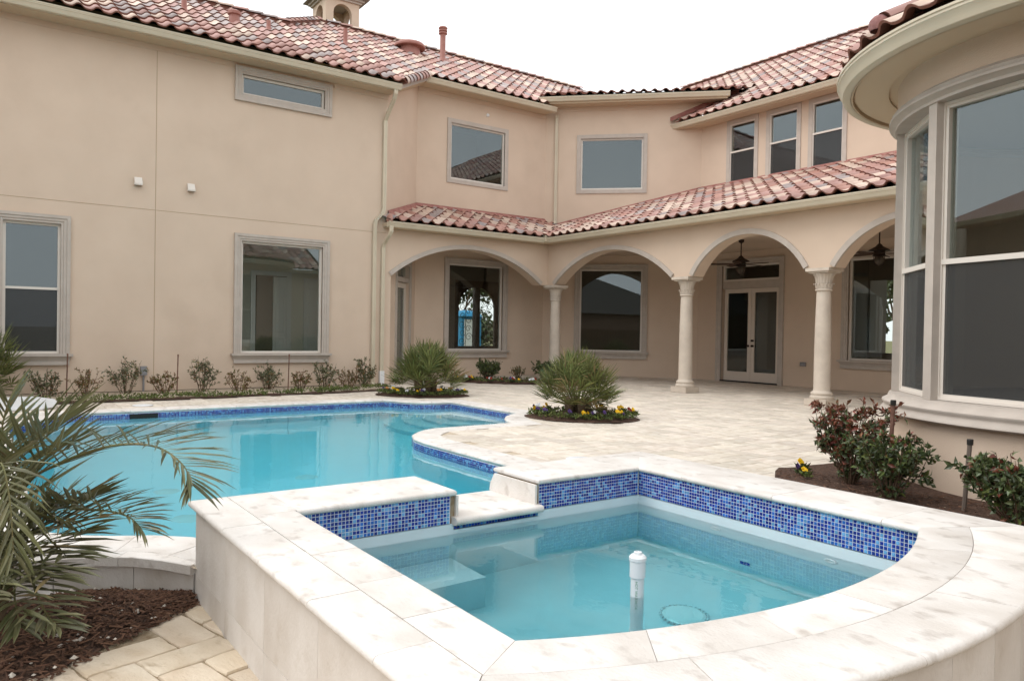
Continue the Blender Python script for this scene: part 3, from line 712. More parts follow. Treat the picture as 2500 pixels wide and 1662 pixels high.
# fittings in the spa
dr = MB(); dr.lathe([(0.0, 0.03), (0.10, 0.028), (0.115, 0.02), (0.115, 0.0)], 28, (-2.65, 3.03), z=-0.75)
for k in range(28):
    a = 2 * pi * k / 28; c = (-2.65 + 0.122 * cos(a), 3.03 + 0.122 * sin(a)); dr.box(c[0] - 0.006, c[0] + 0.006, c[1] - 0.006, c[1] + 0.006, -0.75, -0.722, 1)
obj('drain_cover', dr, [WHITEPLASTIC, SPAPLASTER], spa)
for x in (-3.03, -2.26):
    j = MB(); j.lathe([(0.0, 0.0), (0.018, 0.0), (0.02, 0.008), (0.036, 0.008), (0.04, 0.0)], 18); v = [(x + p[0], Y1 - 0.002 - p[2], -0.02 + p[1]) for p in j.v]; j.v = v; obj('jet_nozzle', j, WHITEPLASTIC, spa, smooth=True)
pc = (-2.39, 2.42)
pipe = empty('pvc_pipe', (pc[0], pc[1], -0.75), 'white plastic standpipe with cap rising from the spa water', 'pipe')
p_ = MB(); p_.lathe([(0.030, -0.75), (0.030, 0.24)], 24, pc); p_.lathe([(0.034, -0.40), (0.034, -0.32), (0.030, -0.318)], 24, pc); obj('tube', p_, WHITEPLASTIC, pipe, smooth=True, sharp=40)
p_ = MB(); p_.lathe([(0.0305, 0.16), (0.0355, 0.163), (0.0355, 0.235), (0.039, 0.238), (0.039, 0.252), (0.030, 0.262), (0.018, 0.262), (0.018, 0.275), (0.012, 0.276), (0.011, 0.262), (0.0, 0.262)], 28, pc)
obj('cap', p_, WHITEPLASTIC, pipe, smooth=True, sharp=40)
# green print running up the pipe, towards the camera
try:
    cu = bpy.data.curves.new('print', 'FONT'); cu.body = 'HOT WATER/DRAIN SCH 40'; cu.size = 0.017; cu.extrude = 0.0
    to = bpy.data.objects.new('print', cu); COL.objects.link(to); dg = bpy.context.evaluated_depsgraph_get(); me = bpy.data.meshes.new_from_object(to.evaluated_get(dg)); bpy.data.objects.remove(to)
    th = atan2(-pc[1], -pc[0]) - 0.12
    for vtx in me.vertices:
        s_, h_ = vtx.co.y - 0.006, vtx.co.x; a = th + s_ / 0.0303
        vtx.co = (pc[0] + 0.0304 * cos(a), pc[1] + 0.0304 * sin(a), 0.15 - h_)
    me.materials.clear(); me.materials.append(GREENTEXT); link(bpy.data.objects.new('print', me), pipe)
except Exception as ex: print('print skipped', ex)
for i in range(3):
    for k in range(2):
        m_ = MB(); m_.box(-2.84 + i * 0.024, -2.82 + i * 0.024, Y1 - 0.006, Y1 - 0.001, -0.55 + k * 0.022, -0.531 + k * 0.022); obj('marker_tile', m_, MOS[0], spa)

# ================================================================== HOUSE
house = empty('house', (-15.8, 12.4, 0), 'two-storey beige stucco house with clay tile roofs and arched arcade', 'house')
XA, XB, YD, YA = -15.8, -17.45, 16.7, 12.42
S2 = sqrt(0.5)
FA = Fr((XA, 0), (0, 1), (1, 0)); FB = Fr((XB, 0), (0, 1), (1, 0)); FC = Fr((XB, 13.55), (1, 1), (1, -1)); FD = Fr((0, YD), (1, 0), (0, -1))
FH = Fr((XA, 7.66), (-1, 1), (1, 1)); HL = 1.65 / S2
# openings (u0,u1,z0,z1)
A_WINS = [(0.36, 1.23, 0.71, 3.05), (4.42, 6.15, 0.71, 3.02), (4.39, 6.15, 6.02, 6.42)]
B_WINS = [(10.34, 12.10, 0.72, 3.07), (10.33, 12.09, 5.34, 6.83)]
C_WINS = [(1.08, 2.88, 0.72, 3.10), (1.04, 2.83, 5.41, 6.88)]
D_WINS = [(-9.78, -7.7, 0.72, 3.10), (-13.30, -12.50, 5.40, 6.98), (-12.04, -11.24, 5.40, 6.98), (-10.82, -10.02, 5.40, 6.98)]
D_DOOR = (-13.47, -11.66, 0.0, 3.15); H_DOOR = (0.86, 1.86, 0.0, 2.86)
mb = MB(); wall_mesh(mb, FA, -2.6, 7.66, 0.0, 6.64, A_WINS)
joint = 0.006
obj('wall', mb, STUCCO, house)
mb = MB(); FA.box(mb, -2.6, 7.66, -0.30, -0.001, -0.3, -0.03); obj('foundation', mb, CONCRETE, house)
mb = MB(); FA.box(mb, -2.6, 7.66, 3.464, 3.474, -0.004, 0.0025); FA.box(mb, 2.784, 2.795, 0.0, 3.464, -0.004, 0.0025); FA.box(mb, 2.784, 2.795, 3.474, 6.52, -0.004, 0.0025); obj('control_joint', mb, mat('joint_bead', (0.40, 0.30, 0.20), 0.9), house)
mb = MB(); FA.box(mb, -2.6, 4.20, 6.525, 6.66, -0.01, 0.018); FA.box(mb, 6.36, 7.67, 6.525, 6.66, -0.01, 0.018); obj('frieze_board', mb, STUCCO, house)
# chamfer wall (top follows the roof edge), B, C, D
mb = MB(); wall_mesh(mb, FH, 0.0, HL, 0.0, 6.60, [H_DOOR]); mb.quad(FH.p(0, 6.60), FH.p(HL, 6.60), FH.p(HL, 7.60), FH.p(0, 6.66)); obj('wall', mb, STUCCO, house)
mb = MB(); wall_mesh(mb, FB, 9.31, 13.55, 0.0, 7.62, B_WINS); obj('wall', mb, STUCCO, house)
mb = MB(); FB.box(mb, 9.33, 13.53, 7.48, 7.63, -0.01, 0.018); obj('frieze_board', mb, STUCCO, house)
mb = MB(); wall_mesh(mb, FC, 0.0, 3.15 / S2, 0.0, 7.83, C_WINS); obj('wall', mb, STUCCO, house)
mb = MB(); FC.box(mb, 0.02, 3.15 / S2 - 0.4, 7.68, 7.84, -0.01, 0.018); obj('frieze_board', mb, STUCCO, house)
mb = MB(); wall_mesh(mb, FD, -14.30, 2.0, 0.0, 7.12, D_WINS + [D_DOOR]); obj('wall', mb, STUCCO, house)

# ---------------------------------------------------------------- rooms behind the windows
def room(F, u0, u1, z0, z1, d, matr=None, back_hole=None):
    mb = MB(); a = -0.17
    P = lambda u, z, q: F.p(u, z, q)
    mb.quad(P(u0, z0, a), P(u1, z0, a), P(u1, z0, -d), P(u0, z0, -d)); mb.quad(P(u0, z1, a), P(u1, z1, a), P(u1, z1, -d), P(u0, z1, -d))
    mb.quad(P(u0, z0, a), P(u0, z1, a), P(u0, z1, -d), P(u0, z0, -d)); mb.quad(P(u1, z0, a), P(u1, z1, a), P(u1, z1, -d), P(u1, z0, -d))
    if back_hole:
        FBk = Fr((F.o - F.n * d)[:], F.U, F.n); wall_mesh(mb, FBk, u0, u1, z0, z1, [back_hole], 0.12)
    else: mb.quad(P(u0, z0, -d), P(u1, z0, -d), P(u1, z1, -d), P(u0, z1, -d))
    return obj('room', mb, matr or PLASTER, house)
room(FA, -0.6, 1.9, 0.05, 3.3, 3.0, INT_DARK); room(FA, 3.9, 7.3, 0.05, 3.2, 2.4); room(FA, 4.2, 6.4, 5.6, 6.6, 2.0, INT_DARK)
# inner doorway of the room behind the wide window, with its half-open panel door
FA2 = Fr((XA - 2.39, 0), (0, 1), (1, 0))
mb = MB(); FA2.ring(mb, 5.42, 6.18, 0.06, 2.50, [(0, 0.0), (0, 0.03), (0.11, 0.03), (0.11, 0.0)], 0, 'lrt'); obj('door_casing', mb, WHITEPLASTIC, house)
mb = MB(); FA2.box(mb, 5.42, 6.18, 0.06, 2.50, 0.004, 0.010); dk = obj('dark_hall_sheet', mb, INT_DARK, house)  # flat dark sheet in the doorway, its colour painting the unlit hall beyond
mb = MB(); FA2.box(mb, 5.84, 6.17, 0.08, 2.48, 0.012, 0.05)
for z0, z1 in ((0.25, 1.0), (1.15, 2.2)): FA2.ring(mb, 5.91, 6.10, z0, z1, [(0, 0.05), (0.0, 0.058), (0.02, 0.05)], 0)
obj('inner_door', mb, WHITEPLASTIC, house)
mb = MB(); FA2.box(mb, 6.60, 7.25, 0.06, 2.48, 0.01, 0.05)
for z0, z1 in ((0.25, 1.0), (1.15, 2.2)): FA2.ring(mb, 6.72, 7.12, z0, z1, [(0, 0.05), (0.0, 0.06), (0.025, 0.05)], 0)
obj('inner_door', mb, WHITEPLASTIC, house)
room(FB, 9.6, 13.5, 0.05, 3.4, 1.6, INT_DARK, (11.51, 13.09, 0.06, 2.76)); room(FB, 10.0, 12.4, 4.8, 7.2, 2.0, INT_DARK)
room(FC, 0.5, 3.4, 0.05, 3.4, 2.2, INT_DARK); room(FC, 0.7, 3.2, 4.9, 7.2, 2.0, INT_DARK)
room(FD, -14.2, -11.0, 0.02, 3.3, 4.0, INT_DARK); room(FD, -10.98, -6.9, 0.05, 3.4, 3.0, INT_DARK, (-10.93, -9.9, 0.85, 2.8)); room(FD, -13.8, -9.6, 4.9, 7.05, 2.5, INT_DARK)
# arched iron front door seen through the window
FF = Fr((XB - 1.6, 0), (0, 1), (1, 0)); fc, fr_, fs = 12.30, 0.79, 1.92
mb = MB()
def archpts(c, r, zs, n=20): return [(c - r, 0.06)] + [(c - r * cos(pi * k / n), zs + r * sin(pi * k / n)) for k in range(n + 1)] + [(c + r, 0.06)]
o_, i_ = archpts(fc, 0.79, fs), archpts(fc, 0.65, fs)
for k in range(len(o_) - 1):
    for d0 in (-0.02, -0.10): mb.quad(FF.p(*o_[k], d0), FF.p(*o_[k + 1], d0), FF.p(*i_[k + 1], d0), FF.p(*i_[k], d0))
    mb.quad(FF.p(*i_[k], -0.02), FF.p(*i_[k + 1], -0.02), FF.p(*i_[k + 1], -0.1), FF.p(*i_[k], -0.1))
FF.box(mb, fc - 0.11, fc + 0.11, 0.06, fs + 0.64, -0.1, -0.02); FF.box(mb, fc - 0.66, fc + 0.66, 0.06, 0.80, -0.1, -0.02)
for sgn in (-1, 1):      # spandrels closing the square hole around the arch
    pts = [(fc + sgn * 0.79 * cos(pi / 2 * k / 10), fs + 0.79 * sin(pi / 2 * k / 10)) for k in range(11)]
    for k in range(10): mb.quad(FF.p(*pts[k], -0.06), FF.p(*pts[k + 1], -0.06), FF.p(pts[k + 1][0], 2.8, -0.06), FF.p(pts[k][0], 2.8, -0.06))
fd = obj('front_door', mb, DARKWOOD, house)
mb = MB()
def scroll(cu, cz, r, s, turns=1.3):
    pts = []
    for k in range(15):
        t = k / 14; a = s * turns * 2 * pi * t; q = r * (1 - 0.75 * t); pts.append(FF.p(cu + q * cos(a), cz + q * sin(a), -0.05))
    mb.tube(pts, 0.009, 5)
for sgn in (-1, 1):
    mb.tube([FF.p(fc + sgn * 0.38, 0.80, -0.05), FF.p(fc + sgn * 0.38, fs + 0.5, -0.05)], 0.009, 5)
    for cz, r in ((0.95, 0.13), (1.2, 0.11), (1.45, 0.13), (1.72, 0.11), (1.98, 0.12), (2.2, 0.09)):
        scroll(fc + sgn * (0.38 + r * 0.9), cz, r, sgn); scroll(fc + sgn * (0.38 - r * 0.9), cz + 0.12, r, -sgn)
obj('iron_scrollwork', mb, IRON, fd)

# ---------------------------------------------------------------- windows
TR_PROF = [(0.0, -0.02), (0.0, 0.03), (0.035, 0.03), (0.045, 0.045), (0.085, 0.045), (0.095, 0.06), (0.15, 0.06), (0.15, -0.02)]
TR_FLAT = [(0.0, -0.02), (0.0, 0.022), (0.02, 0.03), (0.115, 0.03), (0.115, -0.02)]
def window(F, o, trim=None, sill=False, rail=None, screen=False, frame=0.045, label=None, sillprof=None, depth=0.07, parent=None):
    u0, u1, z0, z1 = o; mb = MB()
    F.ring(mb, u0, u1, z0, z1, [(-0.001, -depth - 0.05), (-0.001, -depth + 0.03), (-frame * 0.5, -depth + 0.03), (-frame * 0.5, -depth + 0.015), (-frame, -depth + 0.015), (-frame, -depth - 0.05)])
    w = obj('window', mb, VINYL, parent or house)
    if label: w['label'] = label
    ps = [(z0 + frame, z1 - frame)]
    if rail:
        ps = [(z0 + frame, rail - 0.018), (rail + 0.018, z1 - frame)]
        r = MB(); F.box(r, u0 + frame * 0.5, u1 - frame * 0.5, rail - 0.022, rail + 0.022, -depth - 0.03, -depth + 0.03); obj('meeting_rail', r, VINYL, w)
    for k, (a, b) in enumerate(ps):
        g_ = MB(); dd = -depth - 0.012 - (0.012 if (rail and k == 1) else 0)
        F.box(g_, u0 + frame - 0.004, u1 - frame + 0.004, a - 0.004, b + 0.004, dd - 0.004, dd); obj('pane', g_, GLASS, w)
    if screen:
        s_ = MB(); s_.quad(F.p(u0 + frame, z0 + frame, -depth + 0.012), F.p(u1 - frame, z0 + frame, -depth + 0.012), F.p(u1 - frame, rail, -depth + 0.012), F.p(u0 + frame, rail, -depth + 0.012)); obj('insect_screen', s_, SCREEN, w)
    if trim:
        t = MB(); F.ring(t, u0, u1, z0, z1, trim, 0, 'lrt' if sill else 'lrtb'); obj('trim', t, TRIM, w)
    if sill:
        t = MB(); wd = 0.20
        for (za, zb, dd, ex) in ((-0.045, 0.0, 0.13, 0.05), (-0.13, -0.045, 0.10, 0.02), (-0.155, -0.13, 0.06, -0.01), (-0.20, -0.155, 0.075, -0.005)):
            v = [F.p(u, z0 + z, d) for u in (u0 - 0.15 - ex, u1 + 0.15 + ex) for z in (za, zb) for d in (-0.02, dd)]
            if za == -0.13:
                v[1] = F.p(u0 - 0.15 + 0.03, z0 + za, 0.055); v[5] = F.p(u1 + 0.15 - 0.03, z0 + za, 0.055)
            t.add(v, ((0, 1, 3, 2), (4, 6, 7, 5), (0, 4, 5, 1), (2, 3, 7, 6), (0, 2, 6, 4), (1, 5, 7, 3)))
        obj('sill', t, TRIM, w)
    return w
window(FA, A_WINS[0], TR_PROF, True, 1.88, True); window(FA, A_WINS[1], TR_PROF, True, None); window(FA, A_WINS[2], TR_PROF, False, None)
window(FB, B_WINS[0], TR_PROF, True); window(FB, B_WINS[1], TR_FLAT, False, depth=0.05)
window(FC, C_WINS[0], TR_PROF, True); window(FC, C_WINS[1], TR_FLAT, False, depth=0.05)
window(FD, D_WINS[0], TR_PROF, True)
for o in D_WINS[1:]: window(FD, o, [(0.0, -0.02), (0.0, 0.025), (0.105, 0.025), (0.105, -0.02)], False, 6.22, True, 0.03, depth=0.02)
# french doors with transom
u0, u1, z0, z1 = D_DOOR
mb = MB(); FD.ring(mb, u0, u1, z0 + 0.02, z1, TR_PROF, 0, 'lrt'); FD.box(mb, u0, u1, 2.52, 2.72, -0.14, -0.03); fdoor = obj('french_doors', mb, TRIM, house)
mb = MB(); FD.ring(mb, u0, u1, 2.72, z1, [(-0.001, -0.13), (-0.001, -0.05), (-0.05, -0.05), (-0.05, -0.13)]); obj('transom_frame', mb, VINYL, fdoor)
mb = MB(); FD.box(mb, u0 + 0.05, u1 - 0.05, 2.77, z1 - 0.05, -0.1, -0.096); obj('pane', mb, GLASS, fdoor)
mid = (u0 + u1) / 2
for a, b in ((u0 + 0.03, mid - 0.004), (mid + 0.004, u1 - 0.03)):
    mb = MB(); FD.ring(mb, a + 0.105, b - 0.105, 0.28, 2.40, [(0, -0.13), (0, -0.085), (0.104, -0.085), (0.104, -0.13)]); FD.box(mb, a, b, 0.03, 0.178, -0.13, -0.0855); FD.box(mb, a, b, 2.50, 2.515, -0.13, -0.0855); obj('door_leaf', mb, DOORPAINT, fdoor)
    mb = MB(); FD.box(mb, a + 0.10, b - 0.10, 0.275, 2.405, -0.112, -0.108); obj('pane', mb, GLASS, fdoor)
mb = MB(); FD.box(mb, u0, u1, 0.001, 0.03, -0.16, 0.04); obj('threshold', mb, IRON, fdoor)
for uu, zz in ((mid - 0.07, 0.98), (mid + 0.07, 0.98), (mid + 0.07, 1.12)):
    mb = MB(); mb.lathe([(0.0, 0.0), (0.028, 0.0), (0.03, 0.01), (0.012, 0.014), (0.012, 0.04), (0.028, 0.05), (0.03, 0.065), (0.0, 0.075)], 14)
    mb.v = [FD.p(uu + p[0], zz + p[1], -0.085 + p[2]) for p in mb.v]; obj('door_knob', mb, BRONZE, fdoor, smooth=True)
# side door in the chamfer wall
u0, u1, z0, z1 = H_DOOR
mb = MB(); FH.ring(mb, u0, u1, z0 + 0.02, z1, TR_FLAT, 0, 'lrt'); FH.box(mb, u0, u1, 2.44, 2.56, -0.14, -0.02); sdoor = obj('side_door', mb, TRIM, house)
mb = MB(); FH.ring(mb, u0 + 0.14, u1 - 0.14, 0.25, 2.3, [(0, -0.12), (0, -0.08), (0.125, -0.08), (0.125, -0.12)]); FH.box(mb, u0 + 0.01, u1 - 0.01, 0.03, 0.13, -0.12, -0.081); obj('door_leaf', mb, DOORPAINT, sdoor)
mb = MB(); FH.box(mb, u0 + 0.13, u1 - 0.13, 0.24, 2.31, -0.105, -0.1); FH.box(mb, u0 + 0.04, u1 - 0.04, 2.60, z1 - 0.04, -0.105, -0.1); obj('pane', mb, GLASS, sdoor)
mb = MB(); FH.box(mb, u0, u1, 0.02, z1, -0.2, -0.18); obj('dark_hall_sheet', mb, INT_DARK, sdoor)  # dark backing sheet behind the glass, shade of an unlit hall as colour
mb = MB(); mb.tube([FH.p(u0 + 0.1, 0.98, -0.08), FH.p(u0 + 0.1, 0.98, -0.02), FH.p(u0 + 0.2, 0.98, -0.015)], 0.011, 8); FH.box(mb, u0 + 0.08, u0 + 0.12, 1.08, 1.14, -0.08, -0.055); obj('door_handle', mb, BRONZE, sdoor)

# ---------------------------------------------------------------- arcade
TH = 0.34
def seg_arch(ua, ub, zs, zc, n=36):
    h = zc - zs; w_ = (ub - ua) / 2; R = (w_ * w_ + h * h) / (2 * h); cz = zc - R; c = (ua + ub) / 2; a = math.asin(min(1, w_ / R)) if cz <= zs else pi - math.asin(w_ / R)
    return [(c + R * sin(-a + 2 * a * k / n), cz + R * cos(-a + 2 * a * k / n)) for k in range(n + 1)], (c, cz, R, a)
def arcade(F, u0, u1, zt, arches):
    mb = MB(); ed = u0
    fam = []
    for (ua, ub, zs, zc, lowleft) in arches:
        z_ = 0.0 if lowleft else zs
        for d_ in (0, -TH): mb.quad(F.p(ed, z_, d_), F.p(ua, z_, d_), F.p(ua, zt, d_), F.p(ed, zt, d_))
        if not lowleft: mb.quad(F.p(ed, zs, 0), F.p(ua, zs, 0), F.p(ua, zs, -TH), F.p(ed, zs, -TH))
        else: mb.quad(F.p(ua, 0, 0), F.p(ua, zs, 0), F.p(ua, zs, -TH), F.p(ua, 0, -TH))
        pts, info = seg_arch(ua, ub, zs, zc)
        for k in range(len(pts) - 1):
            a, b = pts[k], pts[k + 1]
            for d_ in (0, -TH): mb.quad(F.p(*a, d_), F.p(*b, d_), F.p(b[0], zt, d_), F.p(a[0], zt, d_))
            mb.quad(F.p(*a, 0), F.p(*b, 0), F.p(*b, -TH), F.p(*a, -TH))
        fam.append((pts, info)); ed = ub
    for d_ in (0, -TH): mb.quad(F.p(ed, arches[-1][2], d_), F.p(u1, arches[-1][2], d_), F.p(u1, zt, d_), F.p(ed, zt, d_))
    mb.quad(F.p(ed, arches[-1][2], 0), F.p(u1, arches[-1][2], 0), F.p(u1, arches[-1][2], -TH), F.p(ed, arches[-1][2], -TH))
    o = obj('arcade_wall', mb, STUCCO, house)
    for (pts, (c, cz, R, a)) in fam:
        t = MB(); r0 = R - 0.004; r1 = R + 0.10; m = len(pts) - 1; pr = [(r0, -0.02), (r0, 0.03), (r1, 0.03), (r1, -0.01)]; v = []
        for k in range(m + 1):
            q = -a + 2 * a * k / m
            for r, d_ in pr: v.append(F.p(c + r * sin(q), cz + r * cos(q), d_))
        t.add(v, [(i * 4 + j, i * 4 + (j + 1) % 4, (i + 1) * 4 + (j + 1) % 4, (i + 1) * 4 + j) for i in range(m) for j in range(4)]); obj('archivolt', t, TRIM, o)
    return o
FW = Fr((0, YA), (1, 0), (0, -1)); FP = Fr((XA, 0), (0, 1), (1, 0))
arcade(FP, 7.661, YA + 0.0, 3.57, [(7.80, 12.17, 2.5, 3.27, True)])
arcade(FW, XA, 2.0, 3.572, [(-15.50, -11.40, 2.5, 3.27, False), (-10.80, -8.15, 2.5, 3.27, False), (-7.55, -4.85, 2.5, 3.27, False), (-4.30, -1.6, 2.5, 3.27, False)])
mb = MB(); poly_mesh(mb, [(-15.85, 7.72), (-15.85, 12.48), (2.0, 12.48), (2.0, 16.69), (-14.32, 16.69), (-17.43, 13.56), (-17.43, 9.33)], [], 3.50); obj('arcade_ceiling', mb, STUCCO, house)
# columns: plinth, base mouldings, tapered shaft, leafy capital
def column_meshes():
    r = {}
    m = MB(); m.box(-0.215, 0.215, -0.215, 0.215, 0.0, 0.12); r['plinth'] = m
    m = MB(); m.lathe([(0.20, 0.12), (0.208, 0.135), (0.205, 0.17), (0.19, 0.183), (0.175, 0.19), (0.19, 0.205), (0.192, 0.235), (0.175, 0.25), (0.155, 0.262), (0.15, 0.28)], 32); r['base'] = m
    m = MB(); m.lathe([(0.150, 0.278), (0.145, 0.30), (0.145, 0.9), (0.138, 1.5), (0.124, 2.09)], 32); r['shaft'] = m
    m = MB(); m.lathe([(0.124, 2.085), (0.145, 2.09), (0.15, 2.105), (0.145, 2.12), (0.128, 2.125), (0.128, 2.24), (0.135, 2.30), (0.15, 2.35), (0.175, 2.395), (0.18, 2.41)], 32)
    for k in range(16):
        a = 2 * pi * k / 16; t = Vector((-sin(a), cos(a), 0)); n_ = Vector((cos(a), sin(a), 0))
        pts = [(0.131, 2.13, 0.022), (0.140, 2.17, 0.024), (0.146, 2.205, 0.02), (0.168, 2.222, 0.014), (0.172, 2.205, 0.007)]
        v = []
        for q, z, w_ in pts: v += [n_ * q + t * w_ + Vector((0, 0, z)), n_ * (q + 0.012) + Vector((0, 0, z)), n_ * q - t * w_ + Vector((0, 0, z))]
        m.add(v, [(i * 3 + j, i * 3 + j + 1, i * 3 + j + 4, i * 3 + j + 3) for i in range(4) for j in range(2)])
        a2 = a + pi / 16; n2 = Vector((cos(a2), sin(a2), 0)); t2 = Vector((-sin(a2), cos(a2), 0)); v = []
        for q, z, w_ in [(0.130, 2.23, 0.02), (0.138, 2.30, 0.022), (0.152, 2.35, 0.024), (0.185, 2.40, 0.022)]: v += [n2 * q + t2 * w_ + Vector((0, 0, z)), n2 * (q + 0.014) + Vector((0, 0, z)), n2 * q - t2 * w_ + Vector((0, 0, z))]
        m.add(v, [(i * 3 + j, i * 3 + j + 1, i * 3 + j + 4, i * 3 + j + 3) for i in range(3) for j in range(2)])
    r['capital'] = m
    m = MB(); m.box(-0.20, 0.20, -0.20, 0.20, 2.41, 2.44); m.box(-0.235, 0.235, -0.235, 0.235, 2.44, 2.497); r['abacus'] = m
    return r
cm = {}
for k, m in column_meshes().items():
    me = bpy.data.meshes.new(k); me.from_pydata(m.v, [], m.f); me.materials.append(STONE)
    if k not in ('plinth', 'abacus'): me.polygons.foreach_set('use_smooth', [True] * len(me.polygons))
    cm[k] = me
for cx in (-15.65, -11.10, -7.85, -4.58):
    M = Matrix.Translation((cx, YA + 0.16, 0)); col_ = inst('column', cm['shaft'], M, house)
    for k in ('plinth', 'base', 'capital', 'abacus'): inst(k, cm[k], M, col_)

# ---------------------------------------------------------------- gutters, soffits, downspouts
GP = [(0.0, -0.125), (0.062, -0.125), (0.075, -0.118), (0.085, -0.10), (0.105, -0.055), (0.118, -0.042), (0.118, -0.028), (0.128, -0.02), (0.128, 0.0), (0.112, 0.0), (0.112, -0.012), (0.0, -0.012)]
def gutter(p0, p1, out, parent=None, name='gutter'):
    mb = MB(); mb.extrude(GP, p0, p1, out); return obj(name, mb, GUTTER, parent or house)
gutter((XA + 0.48, -2.6, 6.74), (XA + 0.48, 7.72, 6.74), (1, 0, 0))
gutter((XB + 0.45, 9.28, 7.70), (XB + 0.45, 13.52, 7.70), (1, 0, 0))
gutter((XB + 0.50 * S2 + (-0.14) * S2 - 0.0, 13.55 - 0.50 * S2 - 0.14 * S2, 7.95), (XB + 0.50 * S2 + 5.15 * S2, 13.55 - 0.50 * S2 + 5.15 * S2, 7.95), (S2, -S2, 0))
gutter((-14.98, YD - 0.5, 7.22), (2.0, YD - 0.5, 7.22), (0, -1, 0))
gutter((XA + 0.27, 7.55, 3.70), (XA + 0.27, 12.02, 3.70), (1, 0, 0)); gutter((XA + 0.27, YA - 0.27, 3.70), (2.0, YA - 0.27, 3.70), (0, -1, 0))
mb = MB(); mb.box(-15.60, -15.36, 11.98, 12.20, 3.60, 3.76); obj('gutter_corner', mb, GUTTER, house)
mb = MB()
mb.box(XA, XA + 0.48, -2.6, 7.70, 6.63, 6.65); mb.box(XA + 0.45, XA + 0.479, -2.6, 7.70, 6.60, 6.73)
mb.box(XB, XB + 0.45, 9.31, 13.5, 7.60, 7.62); mb.box(XB + 0.42, XB + 0.449, 9.3, 13.5, 7.57, 7.69)
for (a, b, z0, z1) in ((0.0, 0.50, 7.815, 7.835), (0.47, 0.499, 7.78, 7.94)): FC.box(mb, -0.1, 5.1, z0, z1, a, b)
mb.box(-14.9, 2.0, YD - 0.5, YD - 0.001, 7.10, 7.115); mb.box(-14.95, 2.0, YD - 0.499, YD - 0.47, 7.07, 7.21)
mb.box(XA - 0.02, XA + 0.27, 7.60, 12.25, 3.574, 3.59); mb.box(XA, XA + 0.269, 7.58, 12.3, 3.60, 3.69)
mb.box(XA, 2.0, YA - 0.27, YA + 0.02, 3.576, 3.592); mb.box(XA + 0.2, 2.0, YA - 0.269, YA, 3.60, 3.69)
# sloping soffit and barge board along the chamfer edge
q0, q1 = Vector((-15.30, 7.72, 6.66)), Vector((-16.98, 9.33, 7.63)); n_ = Vector((S2, S2, 0)) * 0.03; dz = Vector((0, 0, 0.13))
w0, w1 = Vector((-15.8, 7.66, 6.62)), Vector((-17.45, 9.31, 7.58))
mb.quad(q0, q1, w1, w0)
obj('eaves', mb, SOFFIT, house)
mb = MB(); mb.add([q0 - n_, q1 - n_, q1 + n_, q0 + n_, q0 - n_ + dz, q1 - n_ + dz, q1 + n_ + dz, q0 + n_ + dz], [(0, 1, 2, 3), (4, 5, 6, 7), (0, 1, 5, 4), (2, 3, 7, 6), (0, 3, 7, 4), (1, 2, 6, 5)]); obj('barge_board', mb, TRIM, house)
def downspout(pts, out, side, w_=0.085, t_=0.06):
    """rectangular tube along pts; out = wall normal, side = direction along the wall"""
    out = Vector(out); side = Vector(side); mb = MB(); n = len(pts)
    for p in pts:
        p = Vector(p)
        for a, b in ((-1, 0), (-0.6, 0), (-0.6, 0.12), (0, 0.12), (0.6, 0.12), (0.6, 0), (1, 0), (1, 1), (0.4, 1), (0.33, 0.86), (-0.33, 0.86), (-0.4, 1), (-1, 1)):
            mb.v.append(tuple(p + side * (a * w_ / 2) + out * (b * t_)))
    k = 13
    for i in range(n - 1):
        for j in range(k): mb.f.append((i * k + j, i * k + (j + 1) % k, (i + 1) * k + (j + 1) % k, (i + 1) * k + j)); mb.m.append(0)
    mb.f += [tuple(range(k)), tuple(range((n - 1) * k, n * k))[::-1]]; mb.m += [0, 0]
    return obj('downspout', mb, GUTTER, house)
o_ = XA + 0.012
downspout([(o_ + 0.47, 7.60, 6.62), (o_ + 0.47, 7.60, 6.52), (o_ + 0.40, 7.60, 6.42), (o_ + 0.08, 7.59, 6.12), (o_, 7.585, 6.02), (o_, 7.58, 4.02), (o_, 7.55, 3.90), (o_, 7.47, 3.82), (o_, 7.39, 3.74), (o_, 7.36, 3.62), (o_, 7.36, 0.05), (o_ + 0.05, 7.36, -0.03)], (1, 0, 0), (0, 1, 0))
downspout([(o_ + 0.31, 7.62, 3.60), (o_ + 0.31, 7.62, 3.47), (o_ + 0.26, 7.60, 3.38), (o_ + 0.04, 7.58, 3.20), (o_, 7.58, 3.12), (o_, 7.575, 0.15)], (1, 0, 0), (0, 1, 0))
mb = MB(); mb.box(o_ - 0.005, o_ + 0.075, 7.525, 7.635, -0.02, 0.30); obj('drain_boot', mb, WHITEPLASTIC, house)
cdir = FC.n; cp = FC.p(0.33, 0, 0.012)
downspout([(cp[0] + cdir.x * 0.03, cp[1] + cdir.y * 0.03, 7.57), (cp[0], cp[1], 7.50), (cp[0], cp[1], 4.50), (cp[0] + cdir.x * 0.04, cp[1] + cdir.y * 0.04, 4.43)], (cdir.x, cdir.y, 0), (S2, S2, 0))

